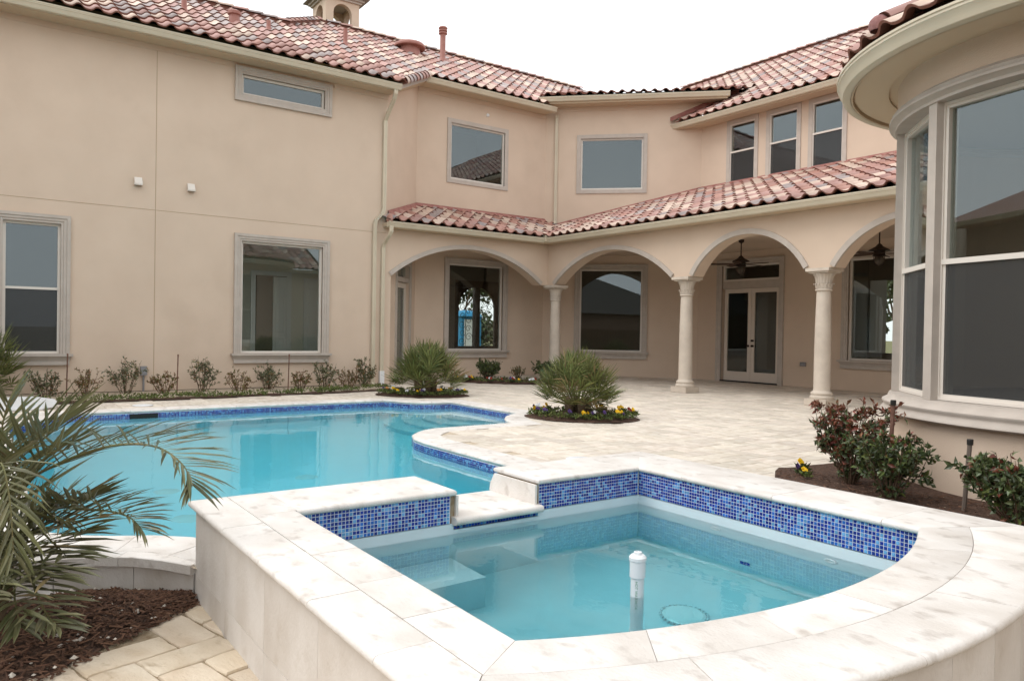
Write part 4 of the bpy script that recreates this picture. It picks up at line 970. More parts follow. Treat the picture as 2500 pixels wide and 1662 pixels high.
# ---------------------------------------------------------------- clay tile roofs
TPW, TPL, TLEN = 0.30, 0.391, 0.45
TP = [(0.0, 0.012), (0.035, 0.004), (0.075, 0.0), (0.115, 0.006), (0.145, 0.030), (0.172, 0.058), (0.205, 0.070), (0.238, 0.064), (0.268, 0.042), (0.29, 0.020), (0.308, 0.012)]
def tile_geo(sx=1.0, top=1.0):
    """S-shaped clay tile: x across, y up the slope, z out of the roof"""
    v = []; f = []; mi = []; n = len(TP)
    lift0, lift1 = 0.034, 0.003; th = 0.026
    for (y, lf) in ((0.0, lift0), (TLEN, lift1)):
        k = sx if y == 0 else top
        for x, z in TP: v.append((x * k, y, z + lf))
    for x, z in TP: v.append((x * sx, 0.004, z + lift0 - th))
    for x, z in TP: v.append((x * sx, 0.10, z + lift0 - th - 0.004))
    for i in range(n - 1):
        f.append((i, i + 1, n + i + 1, n + i)); mi.append(0)
        f.append((2 * n + i, 2 * n + i + 1, i + 1, i)); mi.append(1)
        f.append((3 * n + i, 3 * n + i + 1, 2 * n + i + 1, 2 * n + i)); mi.append(1)
    return v, f, mi
TV, TF, TM = tile_geo()
tile_me = []
for c in range(4):
    me = bpy.data.meshes.new('roof_tile'); me.from_pydata(TV, [], TF); me.materials.append(TILE_COLS[c]); me.materials.append(TILE_EDGE); me.polygons.foreach_set('material_index', TM)
    me.polygons.foreach_set('use_smooth', [m == 0 for m in TM]); tile_me.append(me)
NIND = [0]
def tile_roof(name, o, U, S, u0, u1, rows, inside, indiv, weights, seed, deck, parent=None):
    """lay tiles from the eave point o, along U and up S"""
    parent = parent or house
    dmb = MB()
    for poly in deck: dmb.add(poly, [tuple(range(len(poly)))])
    roof = obj('roof', dmb, DECKING, parent)
    o = Vector(o); U = Vector(U).normalized(); S = Vector(S).normalized(); Nn = U.cross(S).normalized()
    if Nn.z < 0: Nn = -Nn
    q = random.Random(seed); field = MB(); n0 = int(round(u0 / TPW)); n1 = int(round(u1 / TPW))
    flip = U.cross(S).z < 0
    for r in range(rows):
        for c in range(n0, n1):
            base = o + U * (c * TPW) + S * (r * TPL); mid = base + U * 0.15 + S * 0.2
            col = q.choices(range(4), weights)[0]; jz = q.uniform(-0.004, 0.006); jr = q.uniform(-0.008, 0.008)
            if not inside(mid): continue
            Ux = U + S * jr; M = Matrix(((Ux.x, S.x, Nn.x, base.x + Nn.x * jz), (Ux.y, S.y, Nn.y, base.y + Nn.y * jz), (Ux.z, S.z, Nn.z, base.z + Nn.z * jz), (0, 0, 0, 1)))
            if indiv(r, c, mid) and NIND[0] < 300:
                inst('roof_tile', tile_me[col], M, roof); NIND[0] += 1
            else:
                b = len(field.v); field.v.extend([tuple(M @ Vector(p)) for p in TV]); field.f.extend([tuple(b + i for i in f) for f in TF]); field.m.extend([col if m == 0 else 4 for m in TM])
    if field.v: tag(obj('tile_field', field, TILE_MATS, roof, smooth=True, sharp=40), kind='stuff')
    return roof
SL = 0.56; c57 = 1 / sqrt(1 + SL * SL)
def z1p(x): return 6.775 + SL * (-15.2 - x)
def z2p(y): return 7.25 + SL * (y - 16.1)
def zcp(x, y): return 7.965 + 0.30 * (y - x - 30.15) * S2
def z3p(x): return 3.735 + 0.36 * (-15.47 - x)
def z4p(y): return 3.735 + 0.345 * (y - 12.09)
def in_main(P):
    x, y = P.x, P.y
    if y < 7.74: eave = -15.2
    elif y < 9.40: eave = -15.30 - (y - 7.74)
    else: eave = -16.9
    if x > eave: return False
    if y < 6.4: ridge = -19.1
    elif y < 8.0: ridge = -19.1 - (y - 6.4) * 1.25
    else: ridge = -21.1
    if x < ridge - 0.05: return False
    return z1p(x) > zcp(x, y) - 0.12 or (y - x) < 30.2
UY = Vector((0, 1, 0)); S1 = Vector((-1, 0, SL)).normalized()
main_deck = [[(-15.3, -2.6, z1p(-15.3)), (-15.3, 7.72, z1p(-15.3)), (-19.1, 7.72, z1p(-19.1)), (-19.1, -2.6, z1p(-19.1))],
             [(-15.3, 7.72, z1p(-15.3)), (-16.95, 9.33, z1p(-16.95)), (-19.1, 9.33, z1p(-19.1)), (-19.1, 7.72, z1p(-19.1))],
             [(-16.95, 9.33, z1p(-16.95)), (-16.95, 13.3, z1p(-16.95)), (-19.1, 15.8, z1p(-19.1)), (-21.1, 18.4, z1p(-21.1)), (-21.1, 8.0, z1p(-21.1)), (-19.1, 6.4, z1p(-19.1))],
             [(-21.1, 8.0, z1p(-21.1)), (-21.1, 18.4, z1p(-21.1)), (-25, 18.4, 8.0), (-25, 4.2, 8.0)], [(-19.1, -2.6, z1p(-19.1)), (-19.1, 6.4, z1p(-19.1)), (-23, 6.4, 6.8), (-23, -2.6, 6.8)],
             [(-19.1, 6.4, z1p(-19.1)), (-21.1, 8.0, z1p(-21.1)), (-25, 4.2, 8.0)]]
W_MAIN = (0.44, 0.24, 0.22, 0.10)
main_roof = tile_roof('roof', (-15.17, 0, z1p(-15.17)), UY, S1, -1.2, 18.6, 19, in_main, lambda r, c, m: r < 4 and m.y < 7.75 and m.y > -0.1, W_MAIN, 21, main_deck)
def in_d(P):
    if P.y > 22.2: return False
    return (P.x - P.y) > -31.05 or z2p(P.y) > zcp(P.x, P.y) + 0.05
S_2 = Vector((0, 1, SL)).normalized()
d_deck = [[(-14.95, 16.2, z2p(16.2)), (2, 16.2, z2p(16.2)), (2, 22.2, z2p(22.2)), (-20, 22.2, z2p(22.2)), (-14.0, 17.0, z2p(17.0))], [(-20, 22.2, z2p(22.2)), (2, 22.2, z2p(22.2)), (2, 28, 7.3), (-20, 28, 7.3)]]
W_D = (0.40, 0.36, 0.13, 0.11)
d_roof = tile_roof('roof', (-15.0, 16.06, z2p(16.06)), (1, 0, 0), S_2, -5.5, 15.0, 18, in_d, lambda r, c, m: False, W_D, 22, d_deck)
SC = Vector((-S2, S2, 0.30)).normalized()
def in_c(P): return zcp(P.x, P.y) > z1p(P.x) - 0.05 and zcp(P.x, P.y) > z2p(P.y) - 0.02
gc0 = Vector((-17.45 + 0.60 * S2 - 0.1 * S2, 13.55 - 0.60 * S2 - 0.1 * S2, 7.985))
def cpt(a, b): return (gc0.x + S2 * a - S2 * b, gc0.y + S2 * a + S2 * b, gc0.z + 0.3 * b)
c_roof = tile_roof('roof', gc0, (S2, S2, 0), SC, 0.0, 5.6, 8, in_c, lambda r, c, m: False, W_MAIN, 23, [[cpt(0, 0.05), cpt(5.4, 0.05), cpt(6.5, 3.0), cpt(-1.0, 3.0)]])
def in_p3(P): return P.x + P.y > -8.10 and P.x > -17.44 and P.y > 7.5 and z3p(P.x) > z4p(P.y) - 0.03
p3_deck = [[(-15.55, 7.60, z3p(-15.55)), (-15.55, 12.15, z3p(-15.55)), (-17.44, 13.9, z3p(-17.44)), (-17.44, 9.3, z3p(-17.44)), (-15.86, 7.72, z3p(-15.86))]]
W_LOW = (0.16, 0.42, 0.14, 0.28)
p3 = tile_roof('roof', (-15.40, 7.52, z3p(-15.40)), UY, Vector((-1, 0, 0.36)), 0.0, 6.9, 6, in_p3, lambda r, c, m: r < 2, W_LOW, 24, p3_deck)
def in_p4(P): return (P.x - P.y) > -31.0 and P.y < 16.69 and z4p(P.y) > z3p(P.x) - 0.03
p4_deck = [[(-15.5, 12.17, z4p(12.17)), (2, 12.17, z4p(12.17)), (2, 16.69, z4p(16.69)), (-14.32, 16.69, z4p(16.69)), (-17.2, 13.8, z4p(13.8))]]
W_WING = (0.34, 0.36, 0.12, 0.18)
p4 = tile_roof('roof', (-17.40, 12.02, z4p(12.02)), (1, 0, 0), Vector((0, 1, 0.345)), 0.0, 16.5, 13, in_p4, lambda r, c, m: r < 5 and -13.8 < m.x < -4.2, W_WING, 25, p4_deck)
# ridge, hip and edge caps: half-round tiles
def cap_mesh(c):
    mb = MB(); n = 8; v = []
    for (y, r, lf) in ((0.0, 0.108, 0.025), (0.42, 0.092, 0.0)):
        for k in range(n + 1): a = pi * k / n; v.append((r * cos(a), y, r * 0.72 * sin(a) + lf))
    for k in range(n + 1): a = pi * k / n; v.append((0.09 * cos(a), 0.003, 0.09 * 0.72 * sin(a) + 0.025))
    mb.add(v, [(k, k + 1, n + 2 + k, n + 1 + k) for k in range(n)], 0); mb.add(v, [(2 * n + 2 + k, 2 * n + 3 + k, k + 1, k) for k in range(n)], 1)
    me = bpy.data.meshes.new('ridge_tile'); me.from_pydata(mb.v, [], mb.f); me.materials.append(TILE_COLS[c]); me.materials.append(TILE_EDGE); me.polygons.foreach_set('material_index', mb.m)
    me.polygons.foreach_set('use_smooth', [m == 0 for m in mb.m]); return me
caps = [cap_mesh(c) for c in range(4)]
def cap_row(p0, p1, parent, step=0.36, seed=0, weights=(0.35, 0.35, 0.15, 0.15), up_=(0, 0, 1)):
    p0, p1 = Vector(p0), Vector(p1); d_ = (p1 - p0); L_ = d_.length; d_.normalize(); s_ = d_.cross(Vector(up_)).normalized(); n_ = s_.cross(d_).normalized(); q = random.Random(seed)
    for k in range(int(L_ / step)):
        b = p0 + d_ * (k * step); M = Matrix(((s_.x, d_.x, n_.x, b.x), (s_.y, d_.y, n_.y, b.y), (s_.z, d_.z, n_.z, b.z), (0, 0, 0, 1)))
        inst('ridge_tile', caps[q.choices(range(4), weights)[0]], M, parent)
    bed_ = MB(); w_ = s_ * 0.05; lo = n_ * -0.16; hi = n_ * 0.02; bed_.add([p0 - w_ + lo, p0 + w_ + lo, p0 + w_ * 0.9 + hi, p0 - w_ * 0.9 + hi, p1 - w_ + lo, p1 + w_ + lo, p1 + w_ * 0.9 + hi, p1 - w_ * 0.9 + hi], [(0, 1, 2, 3), (4, 7, 6, 5), (0, 4, 5, 1), (1, 5, 6, 2), (2, 6, 7, 3), (3, 7, 4, 0)]); obj('ridge_bedding', bed_, TILE_EDGE, parent)
cap_row((-19.12, 6.5, z1p(-19.1) + 0.09), (-19.12, 0.3, z1p(-19.1) + 0.09), main_roof, seed=1)
cap_row((-19.15, 6.45, z1p(-19.15) + 0.11), (-21.12, 8.05, z1p(-21.12) + 0.11), main_roof, step=0.33, seed=2)
cap_row((-21.1, 18.0, z1p(-21.1) + 0.09), (-21.1, 8.0, z1p(-21.1) + 0.09), main_roof, seed=3, weights=(0.3, 0.5, 0.1, 0.1))
cap_row((-20, 22.15, z2p(22.2) + 0.09), (-3, 22.15, z2p(22.2) + 0.09), d_roof, seed=4, weights=(0.3, 0.5, 0.1, 0.1))
cap_row((-15.28, 7.78, z1p(-15.28) + 0.03), (-16.95, 9.36, z1p(-16.95) + 0.03), main_roof, step=0.30, seed=5, up_=(S2, S2, 0.9))
# flashing strips where roofs meet walls
mb = MB()
def flash(p, q, h, nx, ny):
    p, q = Vector(p), Vector(q); n_ = Vector((nx, ny, 0)) * 0.05; z = Vector((0, 0, h)); w_ = Vector((nx, ny, -0.2)) * 0.13
    mb.quad(p, q, q + z, p + z); mb.quad(p + n_ * 0.06 + z, q + n_ * 0.06 + z, q + n_ + z * 0.4, p + n_ + z * 0.4); mb.quad(p + n_ + z * 0.4, q + n_ + z * 0.4, q + w_ + z * 0.35, p + w_ + z * 0.35)
flash((XB + 0.004, 9.32, z3p(XB)), (XB + 0.004, 13.6, z3p(XB)), 0.13, 1, 0); flash((XA - 0.06, 7.73, z3p(XA - 0.06)), (XB + 0.01, 9.32, z3p(XB)), 0.13, S2, S2)
flash((-17.28, 13.73, z4p(13.72)), (-14.31, 16.69, z4p(16.69)), 0.12, S2, -S2); flash((-14.3, 16.694, z4p(16.69)), (2, 16.694, z4p(16.69)), 0.12, 0, -1)
flash((-14.93, 16.08, z2p(16.1) - 0.02), (-13.6, 17.4, z2p(17.4)), 0.22, S2, -S2)
obj('flashing', mb, FLASH, house)
mb = MB(); mb.lathe([(0.03, 0.0), (0.10, 0.03), (0.13, 0.1), (0.12, 0.2), (0.06, 0.26), (0.0, 0.27)], 12, (0, 0), a0=0, a1=pi); mb.v = [(-15.50 + p[0], 7.62 - p[1] * 0.6, 3.66 + p[2] * 0.8) for p in mb.v]; obj('eave_closure', mb, TILE_COLS[3], house, smooth=True)

# ---------------------------------------------------------------- things standing on the roof and walls
def on_main(x, y): return z1p(x) + 0.05
for x, y, h, r in ((-17.3, 3.57, 0.42, 0.055), (-17.7, 5.5, 0.18, 0.05), (-18.25, 7.63, 0.38, 0.055)):
    mb = MB(); z = on_main(x, y); mb.lathe([(r * 2.4, -0.08), (r * 1.1, 0.04), (r, 0.06), (r, h), (0, h)], 14, (x, y), z=z); obj('vent_pipe', mb, VENTMETAL, main_roof, smooth=True, sharp=40)
x, y = -17.53, 4.68; z = on_main(x, y); mb = MB(); mb.lathe([(0.13, -0.1), (0.11, 0.12), (0.15, 0.14), (0.15, 0.2), (0.08, 0.24), (0, 0.24)], 14, (x, y), z=z); obj('vent_hood', mb, VENTMETAL, main_roof, smooth=True, sharp=40)
x, y = -19.65, 11.3; z = on_main(x, y); mb = MB(); mb.lathe([(0.17, -0.12), (0.10, 0.05), (0.085, 0.08), (0.085, 0.78), (0.13, 0.79), (0.13, 0.82), (0.10, 0.83), (0.10, 0.86), (0.13, 0.87), (0.13, 0.90), (0.10, 0.91), (0.14, 0.96), (0.11, 1.0), (0, 1.01)], 16, (x, y), z=z); obj('flue_pipe', mb, VENTMETAL, main_roof, smooth=True, sharp=40)
x, y = -19.75, 10.25; z = on_main(x, y); mb = MB(); mb.lathe([(0.36, -0.2), (0.30, 0.04), (0.30, 0.12)], 20, (x, y), z=z); mb.lathe([(0.30, 0.10), (0.45, 0.10), (0.46, 0.14), (0.41, 0.21), (0.25, 0.26), (0, 0.28)], 24, (x, y), z=z); obj('turbine_vent', mb, VENTMETAL, main_roof, smooth=True, sharp=50)
mb = MB()
for ya, yb in ((2.41, 2.545), (3.355, 3.49)):
    mb2 = MB(); mb2.add([FA.p(u, z, d_) for u in (ya, yb) for z, d_ in ((3.90, 0.0), (3.90, 0.10), (3.93, 0.105), (4.055, 0.03), (4.06, 0.0))], [(0, 1, 2, 3, 4), (9, 8, 7, 6, 5), (1, 6, 7, 2), (2, 7, 8, 3), (3, 8, 9, 4)]); obj('wall_vent', mb2, VINYL, house)
mb = MB(); FD.box(mb, -11.0, -10.86, 0.52, 0.62, 0.0, 0.05); FD.ring(mb, -10.985, -10.875, 0.535, 0.605, [(0, 0.05), (0, 0.058), (0.01, 0.05)]); obj('outlet_cover', mb, GREYPLASTIC, house)
mb = MB(); mb.lathe([(0.0, 0.0), (0.05, 0.0), (0.05, 0.02), (0.03, 0.05), (0.0, 0.06)], 14); mb.v = [FB.p(11.5 + p[0], 7.23 + p[1], p[2]) for p in mb.v]; obj('wall_light', mb, WHITEPLASTIC, house, smooth=True)
mb = MB(); mb.box(XA + 0.01, XA + 0.10, 2.55, 2.66, 0.30, 0.47); mb.tube([(XA + 0.05, 2.605, -0.15), (XA + 0.05, 2.605, 0.30)], 0.018, 8); obj('meter_box', mb, GREYPLASTIC, house)
# cupola behind the ridge
cu0 = Vector((-22.0, 8.88)); cw = 0.53
cup = MB(); Fs = [Fr((cu0.x + cw, cu0.y), (0, 1), (1, 0)), Fr((cu0.x - cw, cu0.y), (0, 1), (-1, 0)), Fr((cu0.x, cu0.y + cw), (1, 0), (0, 1)), Fr((cu0.x, cu0.y - cw), (1, 0), (0, -1))]
cz0, cz1 = 8.8, 11.16
for F in Fs:
    pts, info = seg_arch(-0.29, 0.29, 10.70, 10.98, 16); T_ = 0.16
    for d_ in (0, -T_):
        e_ = cw if d_ == 0 else cw - T_
        cup.quad(F.p(-e_, cz0, d_), F.p(-0.29, cz0, d_), F.p(-0.29, cz1, d_), F.p(-e_, cz1, d_)); cup.quad(F.p(0.29, cz0, d_), F.p(e_, cz0, d_), F.p(e_, cz1, d_), F.p(0.29, cz1, d_)); cup.quad(F.p(-0.29, cz0, d_), F.p(0.29, cz0, d_), F.p(0.29, 9.9, d_), F.p(-0.29, 9.9, d_))
        for k in range(16): a, b = pts[k], pts[k + 1]; cup.quad(F.p(*a, d_), F.p(*b, d_), F.p(b[0], cz1, d_), F.p(a[0], cz1, d_))
    for k in range(16): a, b = pts[k], pts[k + 1]; cup.quad(F.p(*a, 0), F.p(*b, 0), F.p(*b, -T_), F.p(*a, -T_))
    for u_ in (-0.29, 0.29): cup.quad(F.p(u_, 9.9, 0), F.p(u_, 10.70, 0), F.p(u_, 10.70, -T_), F.p(u_, 9.9, -T_))
cupola = obj('cupola', cup, STUCCO, house)
mb = MB(); mb.box(cu0.x - cw - 0.06, cu0.x + cw + 0.06, cu0.y - cw - 0.06, cu0.y + cw + 0.06, 11.08, 11.14); mb.box(cu0.x - cw - 0.12, cu0.x + cw + 0.12, cu0.y - cw - 0.12, cu0.y + cw + 0.12, 11.14, 11.21); mb.box(cu0.x - cw + 0.2, cu0.x + cw - 0.2, cu0.y - cw + 0.2, cu0.y + cw - 0.2, 11.05, 11.075); obj('cornice', mb, TRIM, cupola)
mb = MB(); e_ = cw + 0.25; mb.add([(cu0.x - e_, cu0.y - e_, 11.215), (cu0.x + e_, cu0.y - e_, 11.215), (cu0.x + e_, cu0.y + e_, 11.215), (cu0.x - e_, cu0.y + e_, 11.215), (cu0.x, cu0.y, 11.9)], [(0, 1, 4), (1, 2, 4), (2, 3, 4), (3, 0, 4), (3, 2, 1, 0)]); obj('cupola_roof', mb, TILE_COLS[2], cupola)

# ---------------------------------------------------------------- ceiling fans under the arcade
def fan(loc, rz, label):
    f = empty('ceiling_fan', loc, label, 'ceiling fan', 'ceiling fans under the arcade')
    x, y, z = loc
    mb = MB(); mb.lathe([(0.0, 3.5), (0.07, 3.5), (0.06, 3.44), (0.014, 3.41), (0.014, 3.12)], 14, (x, y)); obj('rod', mb, BRONZE, f, smooth=True, sharp=40)
    mb = MB(); mb.lathe([(0.014, 3.13), (0.05, 3.10), (0.07, 3.07), (0.19, 3.00), (0.20, 2.985), (0.11, 2.98), (0.11, 2.90), (0.13, 2.88), (0.06, 2.86), (0, 2.86)], 20, (x, y)); obj('motor_housing', mb, BRONZE, f, smooth=True, sharp=40)
    mb = MB(); mb.lathe([(0.08, 2.86), (0.095, 2.80), (0.07, 2.74), (0.03, 2.70), (0.0, 2.69)], 16, (x, y)); obj('lantern_globe', mb, mat('fan_globe' + str(round(x)), (0.07, 0.055, 0.04), 0.25), f, smooth=True)
    for k in range(6):
        a = 2 * pi * k / 6; mb = MB(); mb.tube([(x + r * cos(a), y + r * sin(a), zz) for r, zz in ((0.11, 2.86), (0.115, 2.79), (0.085, 2.72), (0.03, 2.685))], 0.006, 5); obj('lantern_bar', mb, BRONZE, f)
    for k in range(5):
        a = rz + 2 * pi * k / 5; t = Vector((cos(a), sin(a), 0)); s_ = Vector((-sin(a), cos(a), 0)); mb = MB(); v = []
        for r, w_ in ((0.12, 0.025), (0.22, 0.055), (0.45, 0.07), (0.66, 0.065), (0.69, 0.03)):
            for sg in (-1, 1):
                for dz in (0, -0.008): p = Vector((x, y, 2.93)) + t * r + s_ * (w_ * sg) + Vector((0, 0, sg * w_ * 0.2 + dz)); v.append(p)
        for i in range(4): b = i * 4; mb.f += [(b, b + 2, b + 6, b + 4), (b + 1, b + 5, b + 7, b + 3), (b, b + 4, b + 5, b + 1), (b + 2, b + 3, b + 7, b + 6)]
        mb.v = v; mb.m = [0] * len(mb.f); obj('blade', mb, DARKWOOD, f)
fan((-11.25, 14.6, 3.5), 0.15, 'dark bronze ceiling fan hanging in front of the french doors'); fan((-7.93, 14.6, 3.5), 0.6, 'dark bronze ceiling fan hanging beside the bay turret window')

# ================================================================== ROUND BAY TURRET on the right
TC = Vector((-2.23, 7.98)); TR_ = 1.71
tur = empty('bay_turret', (TC.x, TC.y, 0), 'round one-storey bay turret with tall windows and curved tiled eave', 'turret')
mb = MB(); mb.lathe([(1.72, -0.001), (1.72, 0.57)], 64, TC); obj('wall', mb, STUCCO, tur, smooth=True)
mb = MB(); mb.lathe([(1.72, 3.34), (1.72, 3.606)], 64, TC); obj('frieze', mb, STUCCO, tur, smooth=True)
mb = MB(); mb.lathe([(1.69, -0.4), (1.69, 0.0)], 64, TC); obj('foundation', mb, CONCRETE, tur, smooth=True)
mb = MB(); mb.lathe([(1.70, 0.565), (1.80, 0.565), (1.815, 0.58), (1.81, 0.60), (1.785, 0.625), (1.785, 0.645), (1.80, 0.66), (1.80, 0.675), (1.755, 0.70), (1.745, 0.725), (1.74, 0.74), (1.50, 0.742)], 72, TC); obj('sill_moulding', mb, TRIM, tur, smooth=True, sharp=50)
mb = MB(); mb.lathe([(1.50, 3.212), (1.735, 3.212), (1.735, 3.235), (1.76, 3.255), (1.79, 3.265), (1.79, 3.285), (1.765, 3.295), (1.775, 3.32), (1.74, 3.34), (1.72, 3.36)], 72, TC); obj('head_moulding', mb, TRIM, tur, smooth=True, sharp=50)
mb = MB(); mb.lathe([(1.71, 3.605), (1.80, 3.605), (1.80, 3.585), (2.095, 3.585), (2.10, 3.60), (2.115, 3.60), (2.115, 3.56), (2.135, 3.56), (2.135, 3.71)], 72, TC); obj('soffit', mb, SOFFIT, tur, smooth=True, sharp=30)
mb = MB(); mb.lathe([(2.13, 3.56), (2.19, 3.56), (2.205, 3.567), (2.215, 3.59), (2.235, 3.64), (2.25, 3.655), (2.25, 3.675), (2.26, 3.68), (2.26, 3.70), (2.245, 3.70), (2.24, 3.69), (2.13, 3.68)], 80, TC); obj('gutter', mb, GUTTER, tur, smooth=True, sharp=35)
# posts and flat windows between them; facet k runs from vertex k to k+1
AV = [atan2(7.20 - TC.y, -3.76 - TC.x) + radians(34) * (k - 1) - (0.022 if k > 1 else 0.045) for k in range(6)]
VT = [TC + Vector((cos(a), sin(a))) * TR_ for a in AV]
ROOMZ = (0.742, 3.212)
for k in range(6):
    a = AV[k]; mb = MB(); pts = []
    h_ = 0.052 / TR_
    for q in range(7): b = a - h_ + 2 * h_ * q / 6; pts.append((TC.x + 1.72 * cos(b), TC.y + 1.72 * sin(b)))
    for q in range(6, -1, -1): b = a - h_ + 2 * h_ * q / 6; pts.append((TC.x + 1.52 * cos(b), TC.y + 1.52 * sin(b)))
    mb.prism(pts, *ROOMZ); obj('post', mb, TRIM, tur)
for k in range(5):
    p, q = VT[k], VT[k + 1]; t = (q - p).normalized(); n_ = Vector((t.y, -t.x)); n_ = n_ if n_.dot(p - TC) > 0 else -n_
    F = Fr((p.x, p.y), (t.x, t.y), (n_.x, n_.y)); w_ = (q - p).length
    window(F, (0.048, w_ - 0.048, 0.744, 3.21), None, False, 1.89, True, 0.05, depth=0.07, parent=tur)
mb = MB(); mb.add([(TC.x + 1.5 * cos(2 * pi * i / 40), TC.y + 1.5 * sin(2 * pi * i / 40), 0.45) for i in range(40)], [tuple(range(40))]); mb.add([(TC.x + 1.7 * cos(2 * pi * i / 40), TC.y + 1.7 * sin(2 * pi * i / 40), 3.3) for i in range(40)], [tuple(range(40))])
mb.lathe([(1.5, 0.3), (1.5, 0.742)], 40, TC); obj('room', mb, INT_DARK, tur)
# far side of the room (towards the house)
mb = MB(); mb.lathe([(1.66, -0.3), (1.66, 3.3)], 30, TC, a0=AV[5] + 0.07, a1=AV[0] - 0.07 + 2 * pi); obj('wall', mb, STUCCO, tur)
# conical tile roof
ts = 0.52; apex = 3.72 + ts * 2.2
mb = MB(); mb.lathe([(2.20, 3.70), (0.02, 3.70 + ts * 2.18)], 48, TC); troof = obj('roof', mb, DECKING, tur)
q = random.Random(8)
for r in range(5):
    rad0 = 2.19 - r * 0.391 * 0.887; rad1 = rad0 - 0.45 * 0.887
    cnt = max(8, int(2 * pi * rad0 / 0.30)); sx = 2 * pi * rad0 / cnt / 0.30; top = max(0.2, 2 * pi * rad1 / cnt / 0.30)
    v0, f0, m0 = tile_geo(sx, top); mes = []
    # recentre so that the wedge is symmetrical
    v0 = [(x - 0.15 * (sx if y < 0.2 else top), y, z) for x, y, z in v0]
    for c in range(4):
        me = bpy.data.meshes.new('roof_tile'); me.from_pydata(v0, [], f0); me.materials.append(TILE_COLS[c]); me.materials.append(TILE_EDGE); me.polygons.foreach_set('material_index', m0); me.polygons.foreach_set('use_smooth', [m == 0 for m in m0]); mes.append(me)
    for k in range(cnt):
        a = 2 * pi * (k + 0.5 * (r % 2)) / cnt; nr = Vector((cos(a), sin(a), 0)); S = Vector((-cos(a), -sin(a), ts)).normalized(); U = Vector((-sin(a), cos(a), 0)) * -1; Nn = U.cross(S)
        if Nn.z < 0: U = -U; Nn = U.cross(S)
        b = Vector((TC.x, TC.y, 0)) + nr * rad0 + Vector((0, 0, 3.75 + ts * (2.2 - rad0))); c = q.choices(range(4), (0.45, 0.3, 0.05, 0.2))[0]
        inst('roof_tile', mes[c], Matrix(((U.x, S.x, Nn.x, b.x), (U.y, S.y, Nn.y, b.y), (U.z, S.z, Nn.z, b.z), (0, 0, 0, 1))), troof)
for k, a in enumerate((radians(203), radians(238), radians(273), radians(168))):      # hip rows with mortared ends
    p0 = Vector((TC.x + 2.12 * cos(a), TC.y + 2.12 * sin(a), 3.79 + 0.09)); p1 = Vector((TC.x + 0.1 * cos(a), TC.y + 0.1 * sin(a), 3.75 + ts * 2.1 + 0.12)); cap_row(p0, p1, troof, seed=30 + k, weights=(0.7, 0.1, 0.1, 0.1))
    m_ = MB(); m_.lathe([(0.0, 0.11), (0.05, 0.10), (0.085, 0.06), (0.095, 0.0), (0.08, -0.05)], 12); m_.v = [(p0.x + x * 0.9 + 0.05 * cos(a), p0.y + y * 0.9 + 0.05 * sin(a), p0.z - 0.02 + z * 0.8) for x, y, z in m_.v]; obj('mortar_plug', m_, MORTAR, troof, smooth=True)

# ================================================================== BEDS
def mound(name, poly_pts, zf, matr, label, cat='flower bed', sub=10):
    """soil surface following a closed outline, raised towards the middle"""
    n = len(poly_pts); cx = sum(p[0] for p in poly_pts) / n; cy_ = sum(p[1] for p in poly_pts) / n; mb = MB()
    for k in range(sub + 1):
        f = 1 - k / sub
        for p in poly_pts: x, y = cx + (p[0] - cx) * f, cy_ + (p[1] - cy_) * f; mb.v.append((x, y, zf(x, y, 1 - f)))
    for k in range(sub):
        for i in range(n): mb.f.append((k * n + i, k * n + (i + 1) % n, (k + 1) * n + (i + 1) % n, (k + 1) * n + i)); mb.m.append(0)
    o = obj(name, mb, matr, smooth=True); return tag(o, label, cat, kind='structure')
def ell(cx, cy_, rx, ry, a, n=40):
    return [(cx + rx * cos(t) * cos(a) - ry * sin(t) * sin(a), cy_ + rx * cos(t) * sin(a) + ry * sin(t) * cos(a)) for t in [2 * pi * k / n for k in range(n)]]
def soil_z(x, y, c): return 0.004 + 0.055 * min(1, c * 2.5) + 0.012 * noise.noise((x * 5, y * 5, 0))
BL = {'palm_a': 'mulched oval flower bed around the fan palm beside the far pool corner', 'palm_b': 'mulched round flower bed around the fan palm at the pool notch', 'trio': 'mulched crescent flower bed under three shrubs by the first column'}
for k, b in BEDS.items(): mound('flower_bed', ell(*b), soil_z, MULCH, BL[k])
mb = MB(); nx, ny = 14, 80
for j in range(ny + 1):
    y = -4 + (7.55 + 4) * j / ny
    xe = -13.63 if y < 1.6 else (-13.63 - 0.05 * (y - 1.6) if y < 5.5 else -13.83 - 0.19 * (y - 5.5) ** 2 * 0.48 * (1 + max(0, y - 6.6)))
    xe = max(-15.7, xe)
    for i in range(nx + 1):
        f = i / nx; x = -15.80 + (xe + 15.80) * f; z = 0.006 + (-0.15 if f < 0.25 else -0.15 * (1 - min(1, (f - 0.25) / 0.55))) + 0.02 * noise.noise((x * 4, y * 4, 1)) * (1 if f < 0.93 else 0); mb.v.append((x, y, z))
for j in range(ny):
    for i in range(nx): a = j * (nx + 1) + i; mb.f.append((a, a + 1, a + nx + 2, a + nx + 1)); mb.m.append(0)
tag(obj('flower_bed', mb, MULCH, smooth=True), 'long mulched planting bed along the tall blank stucco wall', 'flower bed', kind='structure')
a_s = [radians(168 + 122 * k / 30) for k in range(31)]
tb = [(TC.x + 2.05 * cos(a), TC.y + 2.05 * sin(a)) for a in a_s]
TBED = [(-4.22, 6.35), (-4.26, 6.15), (-4.18, 5.98), (-4.0, 5.72), (-3.6, 5.3), (-3.2, 4.9), (-2.8, 4.55), (-2.3, 4.26), (0.4, 4.26), (0.4, 6.5), (-1.0, 6.8), (-2.2, 6.45), (-3.2, 6.75), (-3.7, 7.2), (-3.95, 7.6), (-4.12, 7.5), (-4.15, 7.0), (-4.18, 6.6)]
TB2 = [tuple(p) for p in smooth_path(TBED, True, 0.2)]
